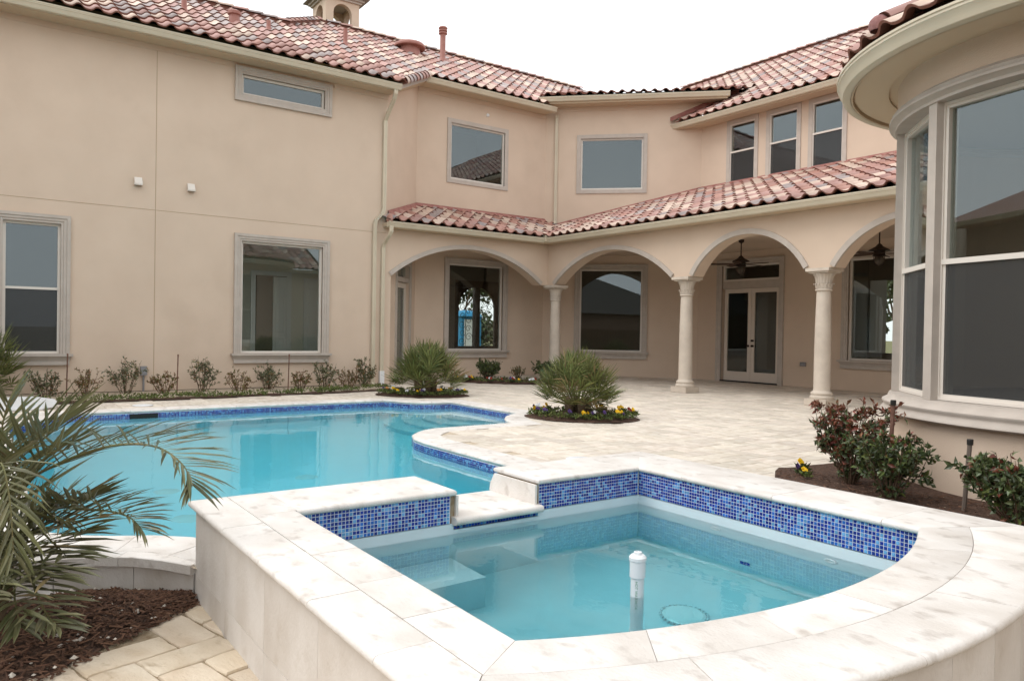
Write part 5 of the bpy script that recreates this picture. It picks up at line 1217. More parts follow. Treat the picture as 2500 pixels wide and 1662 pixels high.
mb = MB(); poly_mesh(mb, TB2, [], lambda x, y: 0.012 + 0.015 * noise.noise((x * 4, y * 4, 2))); tag(obj('flower_bed', mb, MULCH), 'mulched bed between the spa wall and the bay turret', 'flower bed', kind='structure')
mb = MB(); nb = 26
for j in range(nb + 1):
    y = -3.0 + 3.94 * j / nb; xr = bed_edge(y) if y > -0.6 else bed_edge(-0.6)
    xl = -4.62 if y < 0.4 else -4.62 + 0.9 * (y - 0.4) ** 1.35 * 1.0
    xl = min(xl, xr - 0.01)
    for i in range(13):
        f = i / 12; x = xl + (xr - xl) * f; mb.v.append((x, y, -0.185 + 0.03 * sin(pi * f) + 0.015 * noise.noise((x * 6, y * 6, 3))))
for j in range(nb):
    for i in range(12): a = j * 13 + i; mb.f.append((a, a + 1, a + 14, a + 13)); mb.m.append(0)
tag(obj('mulch_bed', mb, MULCH, smooth=True), 'dark mulch bed under the feather palm beside the low retaining wall', 'flower bed', kind='structure')
# loose chips and pebbles
ch = MB(); pb = MB(); q = random.Random(14)
def chip(x, y, z, s):
    a = q.uniform(0, pi); l, w_ = s * q.uniform(0.6, 1.6), s * q.uniform(0.12, 0.3); t = Vector((cos(a), sin(a), q.uniform(-0.35, 0.35))); n_ = Vector((-sin(a), cos(a), q.uniform(-0.5, 0.5))); p = Vector((x, y, z)); d = Vector((0, 0, 0.004))
    ch.add([p - t * l - n_ * w_, p + t * l - n_ * w_, p + t * l + n_ * w_, p - t * l + n_ * w_, p - t * l * 0.9 + d, p + t * l * 0.8 + d], [(0, 1, 5, 4), (1, 2, 5), (2, 3, 4, 5), (3, 0, 4)])
for k in range(4200):
    y = q.uniform(-0.7, 0.93); xr = bed_edge(y) + 0.06; xl = -4.6 if y < 0.4 else -4.62 + 0.9 * (y - 0.4) ** 1.35
    if xl > xr: continue
    x = xl + (xr - xl) * q.random(); f = (x - xl) / max(0.05, xr - xl); chip(x, y, -0.180 + 0.03 * sin(pi * min(1, f)) + q.uniform(0, 0.012), 0.020)
for k in range(150):
    y = q.uniform(-0.5, 0.9); xr = bed_edge(y) + 0.06; xl = -4.6 if y < 0.4 else -4.62 + 0.9 * (y - 0.4) ** 1.35
    if xl > xr: continue
    x = xl + (xr - xl) * q.random(); s = q.choice((0.006, 0.008, 0.010, 0.018)); z = -0.158
    pts = [Vector((x, y, z)) + Vector((s * a * q.uniform(0.7, 1.3), s * b * q.uniform(0.7, 1.3), s * c * q.uniform(0.5, 0.9))) for a, b, c in ((1, 0, 0), (0, 1, 0), (-1, 0, 0), (0, -1, 0), (0, 0, 1), (0, 0, -1))]
    pb.add(pts, [(0, 1, 4), (1, 2, 4), (2, 3, 4), (3, 0, 4), (1, 0, 5), (2, 1, 5), (3, 2, 5), (0, 3, 5)])
for k in range(1500):
    t = q.random(); x = -4.15 + 3.4 * t; y = q.uniform(4.3, 6.2)
    if inpoly(x, y, TB2): chip(x, y, 0.028, 0.018)
tag(obj('mulch_chips', ch, CHIP), 'loose brown bark chips strewn over the beds', 'mulch', kind='stuff'); tag(obj('gravel_pebbles', pb, PEBBLE), 'pale pebbles scattered in the dark mulch', 'gravel', kind='stuff')

# ================================================================== PLANTS
def leaf(mb, p, d, n, l, w_, mi=0, bend=0.25):
    """pointed leaf, four faces folded along the midrib"""
    d = d.normalized(); s = d.cross(n)
    if s.length < 1e-4: s = d.cross(Vector((1, 0, 0)))
    s.normalize(); n = s.cross(d).normalized(); m = p + d * l * 0.5 + n * (l * 0.05); e = p + d * l - n * (l * bend)
    mb.add([p, m + s * w_ + n * w_ * 0.35, e, m - s * w_ + n * w_ * 0.35, m], [(0, 1, 4), (1, 2, 4), (0, 4, 3), (4, 2, 3)], mi)
def rdir(q): 
    z = q.uniform(-1, 1); a = q.uniform(0, 2 * pi); r = sqrt(1 - z * z); return Vector((r * cos(a), r * sin(a), z))
# ---- fan palms
def fan_palm(loc, R, H, nfan, seed, label, dry=0.05, name='fan_palm'):
    q = random.Random(seed); base = Vector(loc); e = empty(name, loc, label, 'palm'); mb = MB(); tk = MB()
    for s in range(5):
        a = 2 * pi * s / 5 + q.uniform(-0.4, 0.4); r = 0.10 * R / 0.6; c = base + Vector((cos(a) * r, sin(a) * r, 0)); tk.tube([c - Vector((0, 0, 0.05)), c + Vector((cos(a) * 0.03, sin(a) * 0.03, 0.14 * H)), c + Vector((cos(a) * 0.06, sin(a) * 0.06, 0.26 * H))], [0.05, 0.065, 0.03], 8)
    obj('trunk', tk, BARK, e, smooth=True)
    for k in range(nfan):
        f = (k + 0.5) / nfan; el = radians(88 - 80 * f ** 0.9) + q.uniform(-0.12, 0.12); az = k * 2.399963 + q.uniform(-0.3, 0.3)
        d = Vector((cos(az) * cos(el), sin(az) * cos(el), sin(el))); st0 = base + Vector((cos(az) * 0.08, sin(az) * 0.08, 0.10 * H + 0.12 * H * (1 - f)))
        reach = (R * cos(el) ** 2 + (H - 0.2 * H) * sin(max(0, el)) ** 2); pl = reach * q.uniform(0.48, 0.62); ll = reach * q.uniform(0.42, 0.55)
        hub = st0 + d * pl + Vector((0, 0, -0.05 * pl)); isdry = q.random() < dry or (el < -0.02 and q.random() < 0.25)
        side = d.cross(Vector((0, 0, 1)));  side = side.normalized() if side.length > 0.05 else Vector((cos(az + pi / 2), sin(az + pi / 2), 0)); nrm = side.cross(d).normalized()
        tw = q.uniform(-0.5, 0.5); side, nrm = side * cos(tw) + nrm * sin(tw), nrm * cos(tw) - side * sin(tw)
        mb.tube([st0, st0 + d * pl * 0.55, hub], [0.007, 0.006, 0.004], 4, 2, cap=False)
        nl = 17
        for i in range(nl):
            t = (i / (nl - 1) - 0.5) * radians(200); l = ll * (0.72 + 0.28 * cos(t * 0.8)) * q.uniform(0.85, 1.1)
            ld = (d * cos(t) + side * sin(t) + nrm * (0.25 + q.uniform(-0.12, 0.12))).normalized(); ls = nrm.cross(ld).normalized(); w_ = 0.0105 * R / 0.6 * q.uniform(0.8, 1.15)
            m1 = hub + ld * l * 0.5; tip = hub + ld * l - Vector((0, 0, l * 0.10 * q.random())) ; fold = nrm * w_ * 0.6; mi = 1 if isdry or q.random() < 0.03 else 0
            mb.add([hub, m1 + ls * w_ + fold, tip, m1 - ls * w_ + fold, m1], [(0, 1, 4), (1, 2, 4), (0, 4, 3), (4, 2, 3)], mi)
    obj('crown', mb, [LEAF_PALM, LEAF_DRY, STALK], e); return e
fan_palm((-12.72, 7.05, 0.05), 0.82, 1.05, 74, 3, 'full green fan palm in the oval bed by the far pool corner')
fan_palm((-8.50, 7.28, 0.05), 0.72, 0.98, 70, 4, 'fan palm with straw-coloured top leaves in the bed nearest the spa', 0.10)
fan_palm((-14.75, -0.10, -0.02), 0.85, 1.50, 60, 5, 'dark fan palm against the house wall under the leftmost window')
# ---- feather palm in the foreground
def frond(mb, pts, ll, n, q, widen=1.0, droop=0.25, start=0.12, dry=0.02, rad=0.009):
    """arching rachis through pts with two rows of narrow leaflets"""
    P = [Vector(p) for p in pts]; D = []
    for i in range(len(P) - 1):                       # Catmull-Rom
        p0, p1, p2, p3 = P[max(0, i - 1)], P[i], P[i + 1], P[min(len(P) - 1, i + 2)]
        for k in range(8): t = k / 8; D.append(0.5 * ((2 * p1) + (p2 - p0) * t + (2 * p0 - 5 * p1 + 4 * p2 - p3) * t * t + (-p0 + 3 * p1 - 3 * p2 + p3) * t ** 3))
    D.append(P[-1]); m = len(D) - 1
    mb.tube(D, [rad * (1 - 0.8 * i / m) for i in range(m + 1)], 5, 2)
    for k in range(n):
        f = start + (1 - start) * (k + 0.5) / n; x = f * m; i = min(m - 1, int(x)); p = D[i].lerp(D[i + 1], x - i); t = (D[i + 1] - D[i]).normalized()
        s = t.cross(Vector((0, 0, 1))); s = s.normalized() if s.length > 0.15 else Vector((1, 0, 0)); u = s.cross(t).normalized()
        l = ll * (0.55 + 0.45 * sin(pi * min(1, 0.18 + 0.9 * f))) * q.uniform(0.85, 1.12)
        for sg in (-1, 1):
            aa = radians(58 - 34 * f + q.uniform(-8, 8)); d = (t * cos(aa) + s * sg * sin(aa) + u * q.uniform(0.12, 0.5)).normalized(); ws = d.cross(u).normalized(); w_ = 0.0075 * widen * q.uniform(0.8, 1.2)
            g_ = Vector((0, 0, -1)); a0, a1, a2, a3 = p, p + d * l * 0.35, p + d * l * 0.7 + g_ * l * droop * 0.25, p + d * l * 0.96 + g_ * l * droop * 0.75; nn = ws.cross(d).normalized() * (w_ * 0.7); mi = 1 if q.random() < dry else 0
            mb.add([a0 + ws * w_ * 0.4, a0 - ws * w_ * 0.4, a1 + ws * w_ + nn, a1, a1 - ws * w_ + nn, a2 + ws * w_ * 0.8 + nn, a2, a2 - ws * w_ * 0.8 + nn, a3],
                   [(0, 3, 2), (0, 1, 3), (1, 4, 3), (2, 3, 6, 5), (3, 4, 7, 6), (5, 6, 8), (6, 7, 8)], mi)
fp = empty('feather_palm', (-4.28, 0.02, -0.18), 'arching feather palm in the mulch bed at the lower left', 'palm')
q = random.Random(31); mb = MB(); C0 = Vector((-4.25, 0.03, 0.10))
FRONDS = [
    ([(-4.453, 0.201, 0.429), (-4.187, 0.319, 0.575), (-3.96, 0.467, 0.67), (-3.769, 0.562, 0.711), (-3.623, 0.63, 0.72), (-3.528, 0.676, 0.704), (-3.438, 0.714, 0.668), (-3.374, 0.736, 0.625), (-3.333, 0.74, 0.586)], 0.36, 36, 0.09),
    ([(-4.332, 0.282, 0.325), (-4.043, 0.429, 0.375), (-3.82, 0.519, 0.397), (-3.71, 0.57, 0.385), (-3.639, 0.6, 0.351)], 0.28, 32, 0.1),
    ([(-4.501, 0.134, 0.469), (-4.438, 0.174, 0.598), (-4.339, 0.245, 0.687), (-4.212, 0.321, 0.737)], 0.52, 17, 0.0),
    ([(-4.428, 0.149, 0.419), (-4.276, 0.193, 0.541), (-4.103, 0.265, 0.639), (-3.98, 0.353, 0.677)], 0.44, 16, 0.0),
    ([(-4.586, 0.102, 0.478), (-4.589, 0.101, 0.644), (-4.519, 0.115, 0.776), (-4.449, 0.13, 0.863)], 0.36, 12, 0.02),
    ([(-4.248, 0.227, 0.247), (-4.015, 0.294, 0.243), (-3.86, 0.338, 0.209)], 0.4, 17, 0.05),
    ([(-4.134, 0.213, 0.236), (-3.924, 0.249, 0.189), (-3.784, 0.271, 0.15)], 0.42, 16, 0.05),
    ([(-4.173, 0.159, 0.216), (-3.984, 0.164, 0.169), (-3.861, 0.163, 0.13)], 0.42, 14, 0.03),
    ([(-4.273, 0.278, 0.274), (-4.041, 0.345, 0.306), (-3.882, 0.395, 0.306)], 0.4, 17, 0.06),
    ([(-4.097, 0.094, 0.244), (-3.874, 0.061, 0.18), (-3.639, 0.044, 0.132)], 0.34, 14, 0.05),
    ([(-4.149, 0.19, 0.121), (-3.878, 0.224, 0.06), (-3.733, 0.254, 0.01), (-3.649, 0.285, -0.022)], 0.3, 17, 0.05),
    ([(-4.062, 0.14, 0.134), (-3.815, 0.141, 0.077), (-3.68, 0.157, -0.004)], 0.3, 16, 0.05),
    ([(-4.318, 0.13, 0.362), (-4.233, 0.079, 0.463), (-4.167, 0.001, 0.521)], 0.34, 14, 0.05),
    ([(-4.344, 0.265, 0.3), (-4.147, 0.37, 0.377), (-3.966, 0.453, 0.442)], 0.34, 19, 0.05)]
for pts, ll, n, dr in FRONDS: frond(mb, [C0] + [Vector(p) for p in pts], ll, n, q, widen=0.8 if dr > 0.07 else 1.25, droop=dr, dry=0.03)
for k in range(7):                                       # the fronds away from the camera
    az = radians(150 + 36 * k) + q.uniform(-0.15, 0.15); h = q.uniform(0.1, 0.6); r = q.uniform(0.35, 0.65); d = Vector((cos(az), sin(az), 0))
    frond(mb, [C0, C0 + d * r * 0.3 + Vector((0, 0, h * 0.7)), C0 + d * r * 0.7 + Vector((0, 0, h)), C0 + d * r * 1.05 + Vector((0, 0, h * 0.75)), C0 + d * r * 1.2 + Vector((0, 0, h * 0.35))], 0.30, 24, q)
obj('crown', mb, [LEAF_DATE, LEAF_DRY, STALK], fp)
tk = MB(); tk.tube([(-4.28, 0.02, -0.25), (-4.27, 0.02, -0.05), (-4.25, 0.03, 0.12)], [0.09, 0.10, 0.05], 10)
for k in range(24):
    a = k * 2.4; z = -0.16 + 0.26 * k / 24; p = Vector((-4.27 + 0.09 * cos(a), 0.02 + 0.09 * sin(a), z)); tk.tube([p, p + Vector((0.05 * cos(a), 0.05 * sin(a), 0.07))], [0.022, 0.008], 5)
obj('trunk', tk, BARK, fp)
# ---- shrubs
def shrub(loc, R, H, nstem, nleaf, ll, lw, mats_, wts, seed, label, name='shrub', group=None, upr=0.6, top_red=None, cat='shrub', full=False):
    q = random.Random(seed); e = empty(name, loc, label, cat, group); base = Vector(loc); tw = MB(); lf = MB(); tips = []
    for s in range(nstem):
        a = 2 * pi * s / nstem + q.uniform(-0.5, 0.5); rr = R * sqrt(q.random()) * 0.95; hh = H * q.uniform(0.6, 1.0) * (1.0 if full else 1 - 0.25 * rr / R)
        p0 = base + Vector((cos(a), sin(a), 0)) * (rr * 0.15); p2 = base + Vector((cos(a) * rr, sin(a) * rr, hh)); p1 = p0.lerp(p2, 0.5) + Vector((cos(a) * rr * 0.08, sin(a) * rr * 0.08, hh * 0.08)) + rdir(q) * 0.03
        tw.tube([p0, p1, p2], [0.006, 0.004, 0.002], 4, cap=False); tips.append((p0, p1, p2))
        for b in range(3):
            f = q.uniform(0.35, 0.9); o = p0.lerp(p1, f * 2) if f < 0.5 else p1.lerp(p2, f * 2 - 1); d = (rdir(q) + Vector((cos(a) * 0.5, sin(a) * 0.5, upr))).normalized(); ln = q.uniform(0.10, 0.22) * H
            tw.tube([o, o + d * ln], [0.003, 0.0015], 3, cap=False); tips.append((o, o + d * ln * 0.5, o + d * ln))
    for k in range(nleaf):
        p0, p1, p2 = q.choice(tips); f = q.random() ** (0.85 if not full else 1.1); o = p0.lerp(p1, f * 2) if f < 0.5 else p1.lerp(p2, f * 2 - 1)
        if o.z < base.z + 0.05 * H: continue
        d = ((p2 - p0).normalized() * 0.5 + rdir(q)).normalized(); mi = q.choices(range(len(mats_)), wts)[0]
        if top_red is not None and (o.z - base.z) / H > q.uniform(*top_red): mi = len(mats_) - 1
        leaf(lf, o, d, rdir(q), ll * q.uniform(0.6, 1.25), lw * q.uniform(0.7, 1.2), mi, q.uniform(0.0, 0.35))
    obj('stems', tw, TWIG, e); obj('foliage', lf, mats_, e); return e
TALL = ((0.99, 'tall sparse shrub under the leftmost window, behind the feather palm'), (2.25, 'tall sparse shrub with bare leaders just left of the grey meter box'), (3.58, 'tall sparse shrub between the meter box and the wide low window'),
        (4.88, 'upright grey-green shrub under the left half of the wide low window'), (6.03, 'upright grey-green shrub under the right corner of the wide low window'), (7.00, 'dense leafy shrub in front of the downspouts'))
for k, (y, lab) in enumerate(TALL):
    shrub((-15.30 - 0.1 * (k % 2), y, -0.12), 0.30 if k < 5 else 0.27, (0.78, 0.98, 0.92, 0.80, 0.86, 0.84)[k], 15, (560, 560, 560, 620, 640, 820)[k], 0.060, 0.0135, [LEAF_GREY, LEAF_SHRUB, LEAF_RUSSET], (0.55, 0.3, 0.15), 50 + k, lab, 'border_shrub', 'shrubs along the tall wall')
LOWS = ((1.58, 'low russet shrub between the two tall shrubs nearest the leftmost window'), (2.87, 'low russet shrub just right of the grey meter box'), (4.24, 'low russet shrub left of the wide low window'), (5.50, 'low russet shrub under the wide low window'), (6.58, 'low russet shrub beside the dense shrub at the downspouts'))
for k, (y, lab) in enumerate(LOWS):
    shrub((-15.25, y, -0.09), 0.27, 0.60 if k else 0.68, 16, 620, 0.042, 0.010, [LEAF_RUSSET, LEAF_LIME, LEAF_RED], (0.62, 0.26, 0.12), 70 + k, lab, 'nandina_shrub', 'low russet shrubs along the tall wall', upr=0.8)
shrub((-3.50, 6.05, 0.02), 0.40, 0.70, 34, 2600, 0.060, 0.013, [LEAF_SHRUB, LEAF_RED], (0.72, 0.28), 81, 'large red and green shrub at the corner of the bay turret', 'photinia_shrub', 'shrubs round the bay turret', top_red=(0.55, 1.0), full=True)
shrub((-2.98, 5.72, 0.02), 0.32, 0.50, 28, 1900, 0.058, 0.014, [LEAF_SHRUB, LEAF_LIME, LEAF_RED], (0.75, 0.2, 0.05), 82, 'smaller mostly green shrub against the turret base', 'photinia_shrub', 'shrubs round the bay turret', top_red=(0.78, 1.3), full=True)
shrub((-2.02, 5.52, 0.02), 0.40, 0.50, 32, 2400, 0.060, 0.015, [LEAF_SHRUB, LEAF_LIME, LEAF_RED], (0.83, 0.12, 0.05), 83, 'green shrub with flat red top at the right edge beside the rusty riser', 'photinia_shrub', 'shrubs round the bay turret', top_red=(0.80, 1.02), full=True)
shrub((-15.65, 10.45, 0.05), 0.38, 0.50, 40, 2400, 0.05, 0.016, [LEAF_SHRUB, LEAF_LIME], (0.75, 0.25), 84, 'rounded dark green shrub left in the bed by the first column', 'round_shrub', 'shrubs in the bed by the first column', full=True)
shrub((-15.15, 11.02, 0.05), 0.22, 0.40, 16, 500, 0.04, 0.011, [LEAF_SHRUB, LEAF_RUSSET], (0.6, 0.4), 85, 'small russet shrub between two rounded shrubs by the first column', 'round_shrub', 'shrubs in the bed by the first column', full=True)
shrub((-14.95, 11.75, 0.05), 0.38, 0.48, 40, 2400, 0.05, 0.016, [LEAF_SHRUB, LEAF_LIME], (0.8, 0.2), 86, 'rounded dark green shrub right in the bed at the first column', 'round_shrub', 'shrubs in the bed by the first column', full=True)
# ---- pansies: five colours, one plant mesh each
def pansy_meshes():
    out = {}
    for c, pm in PETALS.items():
        lf = MB(); q = random.Random(len(c))
        for k in range(26): leaf(lf, Vector((q.uniform(-0.03, 0.03), q.uniform(-0.03, 0.03), 0.01)), Vector((q.uniform(-1, 1), q.uniform(-1, 1), q.uniform(0.3, 1.4))), rdir(q), q.uniform(0.05, 0.085), 0.013, 0)
        fl = MB()
        for h in range(2):
            c0 = Vector((q.uniform(-0.035, 0.035), q.uniform(-0.035, 0.035), q.uniform(0.07, 0.10))); fn = (Vector((0.75, -0.55, 0.5)) + rdir(q) * 0.4).normalized(); s = fn.cross(Vector((0, 0, 1))).normalized(); u = s.cross(fn).normalized()
            for k in range(5):
                a = 2 * pi * k / 5 + 0.3; r = 0.022 if k not in (3,) else 0.025; m_ = c0 + (s * cos(a) + u * sin(a)) * r * 0.55; v = [c0]
                for j in range(7): b = 2 * pi * j / 7; v.append(m_ + (s * cos(b) + u * sin(b)) * r * 0.62 + fn * (0.003 * k % 0.006))
                fl.add(v, [(0, 1 + j, 1 + (j + 1) % 7) for j in range(7)])
        a_ = bpy.data.meshes.new('leaves'); a_.from_pydata(lf.v, [], lf.f); a_.materials.append(LEAF_LIME if c in ('yellow', 'white') else LEAF_SHRUB)
        b_ = bpy.data.meshes.new('blossoms'); b_.from_pydata(fl.v, [], fl.f); b_.materials.append(pm); out[c] = (a_, b_)
    return out
PAN = pansy_meshes()
def pansy(x, y, z, c, where, seed):
    q = random.Random(seed); o = bpy.data.objects.new('pansy', None); COL.objects.link(o); o.location = (x, y, z); o.rotation_euler.z = q.uniform(-0.6, 0.6); s = q.uniform(0.85, 1.2); o.scale = (s, s, s); o.empty_display_size = 0.05
    tag(o, c.replace('red', 'maroon').replace('orange', 'apricot') + ' pansy flowering in the ' + where, 'flower', c + ' pansies in the ' + where)
    for nm, me in zip(('leaves', 'blossoms'), PAN[c]): link(bpy.data.objects.new(nm, me), o, False)
q = random.Random(77); nP = 0
for key, where, cnt, cols, wts in (('palm_b', 'bed around the fan palm nearest the spa', 26, ('yellow', 'white', 'purple', 'red'), (0.42, 0.24, 0.24, 0.10)), ('palm_a', 'oval bed around the far fan palm', 24, ('yellow', 'white', 'purple', 'orange'), (0.34, 0.28, 0.24, 0.14)),
                                   ('trio', 'bed by the first column', 34, ('yellow', 'white', 'red', 'purple'), (0.26, 0.36, 0.28, 0.10))):
    cx, cy_, rx, ry, a = BEDS[key]; k = 0
    while k < cnt:
        t = q.uniform(0, 2 * pi) if key != 'trio' else q.uniform(radians(185), radians(350)); f = q.uniform(0.62, 0.93); ex, ey = rx * cos(t) * f, ry * sin(t) * f; x, y = cx + ex * cos(a) - ey * sin(a), cy_ + ex * sin(a) + ey * cos(a)
        pansy(x, y, 0.045, q.choices(cols, wts)[0], where, 900 + nP); nP += 1; k += 1
for (x, y, c) in ((-4.02, 6.18, 'yellow'), (-3.92, 5.98, 'purple'), (-3.82, 5.92, 'yellow')): pansy(x, y, 0.02, c, 'bed at the turret corner', int(x * -1000))
# ---- low ground cover along the tall wall and in the palm beds
gc = MB(); q = random.Random(91)
for k in range(4000):
    y = q.uniform(-1.0, 7.3); xe = -13.66 if y < 1.6 else -13.66 - 0.05 * (y - 1.6) if y < 5.5 else -13.9 - 0.35 * (y - 5.5); x = xe - abs(q.gauss(0.25, 0.45))
    if x < -15.1 or noise.noise((x * 2.2, y * 2.2, 4)) < -0.12: continue
    leaf(gc, Vector((x, y, q.uniform(-0.06, 0.03) if x < xe - 0.7 else q.uniform(0.0, 0.05))), Vector((q.uniform(-1, 1), q.uniform(-1, 1), q.uniform(0.2, 1.2))), rdir(q), q.uniform(0.04, 0.08), 0.012)
for key in ('palm_a', 'palm_b', 'trio'):
    cx, cy_, rx, ry, a = BEDS[key]
    for k in range(1100):
        t = q.uniform(0, 2 * pi); f = sqrt(q.uniform(0.2, 0.9)); ex, ey = rx * cos(t) * f, ry * sin(t) * f; x, y = cx + ex * cos(a) - ey * sin(a), cy_ + ex * sin(a) + ey * cos(a)
        leaf(gc, Vector((x, y, q.uniform(0.03, 0.08))), Vector((q.uniform(-1, 1), q.uniform(-1, 1), q.uniform(0.2, 1.2))), rdir(q), q.uniform(0.04, 0.07), 0.012)
tag(obj('ground_cover', gc, LEAF_LIME), 'low yellow-green ground cover in the planting beds', 'ground cover', kind='stuff')

# ================================================================== SMALL THINGS
for k, (x, y, z0, h, lab) in enumerate(((-15.35, 1.30, -0.1, 0.82, 'thin rusty riser under the leftmost window'), (-15.25, 3.10, -0.1, 0.80, 'thin rusty riser between the meter box and the wide window'), (-15.15, 5.20, -0.1, 0.80, 'thin rusty riser in front of the wide low window'),
                                       (-2.50, 5.83, 0.0, 0.52, 'grey riser with black cap beside the shrub at the right edge'), (-3.15, 6.02, 0.0, 0.74, 'brown riser half hidden in the red shrub'))):
    r = 0.011 if k < 3 else 0.017
    e = empty('irrigation_riser', (x, y, z0), lab, 'riser', 'irrigation risers'); lean = 0.03 if k != 3 else 0.045
    mb = MB(); mb.tube([(x, y, z0 - 0.05), (x + lean * 0.6, y + lean * 0.4, z0 + h)], r, 8); obj('tube', mb, RUST if k != 3 else mat('weathered_riser', (0.14, 0.11, 0.09), 0.7), e)
    mb = MB(); mb.lathe([(r * 1.25, h - 0.03), (r * 1.3, h + 0.005), (r * 1.1, h + 0.012), (0, h + 0.012)], 10, (x + lean * 0.6, y + lean * 0.4), z=z0); obj('nozzle_cap', mb, IRON if k > 2 else RUST, e)
for x, y, r, lab in ((-12.85, 2.12, 0.15, 'white round skimmer lid on the far pool deck'), (-5.62, 4.86, 0.14, 'white round lid on the patio behind the spa corner')):
    mb = MB(); mb.lathe([(0, 0.012), (r * 0.82, 0.012), (r * 0.86, 0.008), (r * 0.9, 0.012), (r * 0.98, 0.01), (r, 0.0)], 28, (x, y), z=0.0); tag(obj('skimmer_lid', mb, WHITEPLASTIC, smooth=True, sharp=40), lab, 'skimmer lid', 'white lids set in the deck')
board = empty('deck_board', (-13.1, 0.5, 0), 'low white slab-shaped board on the deck behind the feather palm', 'board')
mb = MB(); mb.add([(x, y, z) for y, z in ((-0.9, 0.0), (0.75, 0.0), (0.95, 0.03), (0.98, 0.10), (0.70, 0.15), (-0.9, 0.15)) for x in (-13.42, -12.86)], [(0, 1, 3, 2), (2, 3, 5, 4), (4, 5, 7, 6), (6, 7, 9, 8), (8, 9, 11, 10), (10, 11, 1, 0), (0, 2, 4, 6, 8, 10), (11, 9, 7, 5, 3, 1)]); obj('slab', mb, WHITEPLASTIC, board)
mb = MB(); mb.box(-13.46, -12.82, -0.92, 0.80, 0.0, 0.03); obj('base_plate', mb, WHITEPLASTIC, board)
# ---- street trees seen through the arched door and the far window
for x_, y_, lab in ((-44, 27, 'spreading street tree seen through the arched front door'), (-46, 36, 'street tree seen through the arched front door, right of the other'), (-24, 47, 'tree on the far lawn seen through the right arcade window')):
    e = empty('street_tree', (x_, y_, -0.3), lab, 'tree', 'trees beyond the house'); tk = MB(); q = random.Random(int(-x_)); tk.tube([(x_, y_, -0.4), (x_, y_, 1.2), (x_ + 0.2, y_, 2.2)], [0.28, 0.22, 0.15], 8); tips = []
    for k in range(9):
        a = 2 * pi * k / 9; p = Vector((x_ + cos(a) * q.uniform(1.2, 2.6), y_ + sin(a) * q.uniform(1.2, 2.6), q.uniform(0.8, 6.0))); tk.tube([(x_ + 0.1, y_, 1.6), (x_ + cos(a) * 0.7, y_ + sin(a) * 0.7, 2.8), p], [0.1, 0.07, 0.03], 5); tips.append(p)
    obj('trunk', tk, TWIG, e); cr = MB()
    for k in range(4500):
        c = q.choice(tips) + rdir(q) * q.uniform(0.1, 1.3) ; leaf(cr, c, rdir(q), rdir(q), q.uniform(0.25, 0.5), 0.13, 0)
    obj('crown', cr, LEAF_SHRUB, e)
# ---- behind the camera, seen in the windows
wing = empty('side_wing', (-0.4, 11, 0), 'single-storey stucco wing behind the bay turret with tiled eave', 'house wing')
Fw = Fr((-0.45, 0), (0, 1), (-1, 0)); mb = MB(); wall_mesh(mb, Fw, 9.4, 12.4, -0.3, 3.6, []); wall_mesh(mb, Fw, 4.9, 6.75, -0.3, 3.6, []); wall_mesh(mb, Fr((0, 4.9), (1, 0), (0, -1)), -0.45, 9, -0.3, 3.6, []); obj('wall', mb, STUCCO, wing)
gutter((-0.72, 4.6, 3.70), (-0.72, 12.1, 3.70), (-1, 0, 0), wing)
tile_roof('roof', (-0.86, 4.5, 3.74), (0, 1, 0), Vector((1, 0, 0.5)), 0.0, 7.5, 9, lambda P: True, lambda r, c, m: False, W_WING, 27, [[(-0.8, 4.5, 3.73), (-0.8, 12.2, 3.73), (3, 12.2, 5.6), (3, 4.5, 5.6)], [(3, 4.5, 5.6), (3, 12.2, 5.6), (9, 12.2, 3.7), (9, 4.5, 3.7)]], parent=wing)
FENCE = mat('fence_wood', (0.10, 0.06, 0.035), 0.9, (0.15, 0.09, 0.055), 6, vary=0.2); BRICKW = mat('neighbour_brick', (0.17, 0.10, 0.075), 0.9, (0.24, 0.16, 0.12), 20); SHINGLE = mat('neighbour_shingle', (0.055, 0.05, 0.045), 0.9, (0.085, 0.075, 0.065), 25)
fen = empty('garden_fence', (10, -13, -0.3), 'dark board fence behind the camera, mirrored in the arcade window', 'fence')
bm_ = MB(); bm_.box(-0.068, 0.068, -0.012, 0.012, 0, 1.85); bme = bpy.data.meshes.new('board'); bme.from_pydata(bm_.v, [], bm_.f); bme.materials.append(FENCE)
for k in range(150):
    x_ = -4 + 0.145 * k; inst('board', bme, Matrix.Translation((x_, -13 + 0.02 * (k % 2), -0.3)), fen)
mb = MB(); mb.box(-4, 17.8, -13.08, -13.03, 0.2, 0.3); mb.box(-4, 17.8, -13.08, -13.03, 1.1, 1.2); obj('fence_rail', mb, FENCE, fen)
ph = empty('pool_house', (-10, -5, 0), 'brick pool house beyond the left edge, mirrored in the bay window', 'pool house')
mb = MB(); mb.box(-17, -8.0, -12, -4.6, -0.3, 4.3); obj('wall', mb, BRICKW, ph)
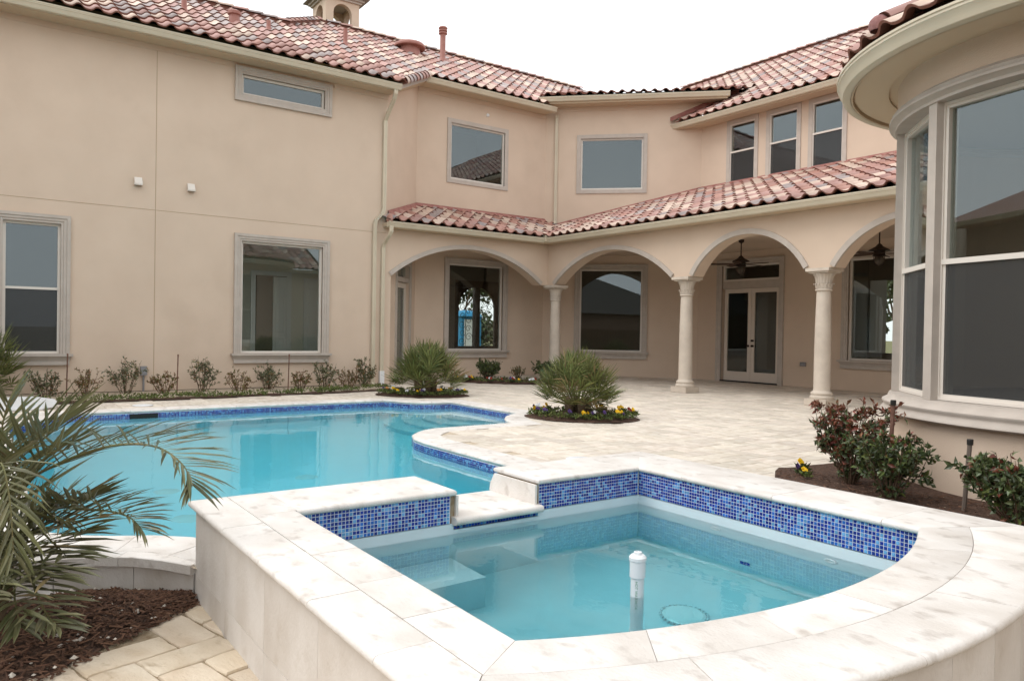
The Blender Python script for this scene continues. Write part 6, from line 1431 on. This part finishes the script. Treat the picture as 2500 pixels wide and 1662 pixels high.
mb = MB(); mb.add([(-17.6, -12.6, 4.3), (-7.4, -12.6, 4.3), (-7.4, -4.0, 4.3), (-17.6, -4.0, 4.3), (-13.6, -8.3, 6.6), (-11.4, -8.3, 6.6)], [(0, 1, 5, 4), (1, 2, 5), (2, 3, 4, 5), (3, 0, 4), (3, 2, 1, 0)]); obj('roof', mb, TILE_COLS[3], ph)
gutter((-17.6, -4.0, 4.42), (-7.4, -4.0, 4.42), (0, 1, 0), ph); gutter((-7.4, -12.6, 4.42), (-7.4, -4.0, 4.42), (1, 0, 0), ph)
for x_ in (-15.4, -12.6, -9.8):
    mb = MB(); mb.tube([(x_, -3.9, 0), (x_, -3.9, 4.2)], 0.13, 12); obj('post', mb, STONE, ph)
mb = MB(); mb.box(-11.8, -10.4, -4.6, -4.55, 0.0, 2.3); obj('door', mb, WHITEPLASTIC, ph)
nh = empty('neighbour_house', (14, -26, -0.3), 'brick neighbouring house mirrored in the arcade window', 'house')
mb = MB(); mb.box(2, 30, -36, -22, -0.3, 3.2); obj('wall', mb, BRICKW, nh)
mb = MB(); mb.add([(1.3, -36.7, 3.1), (30.7, -36.7, 3.1), (30.7, -21.3, 3.1), (1.3, -21.3, 3.1), (9, -29, 7.0), (23, -29, 7.0)], [(0, 1, 5, 4), (1, 2, 5), (2, 3, 4, 5), (3, 0, 4), (3, 2, 1, 0)]); obj('roof', mb, SHINGLE, nh)
# seen only through the front door glass: a blue site cabin on the street side
cab = empty('portable_cabin', (-33.5, 20.9, -0.3), 'bright blue portable cabin seen through the arched door glass', 'cabin')
mb = MB(); mb.box(-34.1, -32.9, 20.3, 21.5, -0.2, 2.0); obj('body', mb, BLUEBOX, cab)
mb = MB(); mb.lathe([(0.9, 2.0), (0.8, 2.15), (0.45, 2.3), (0, 2.35)], 16, (-33.5, 20.9)); obj('roof', mb, BLUEBOX, cab, smooth=True)
mb = MB(); mb.box(-32.9, -32.87, 20.45, 21.35, -0.1, 1.85); obj('door', mb, WHITEPLASTIC, cab)
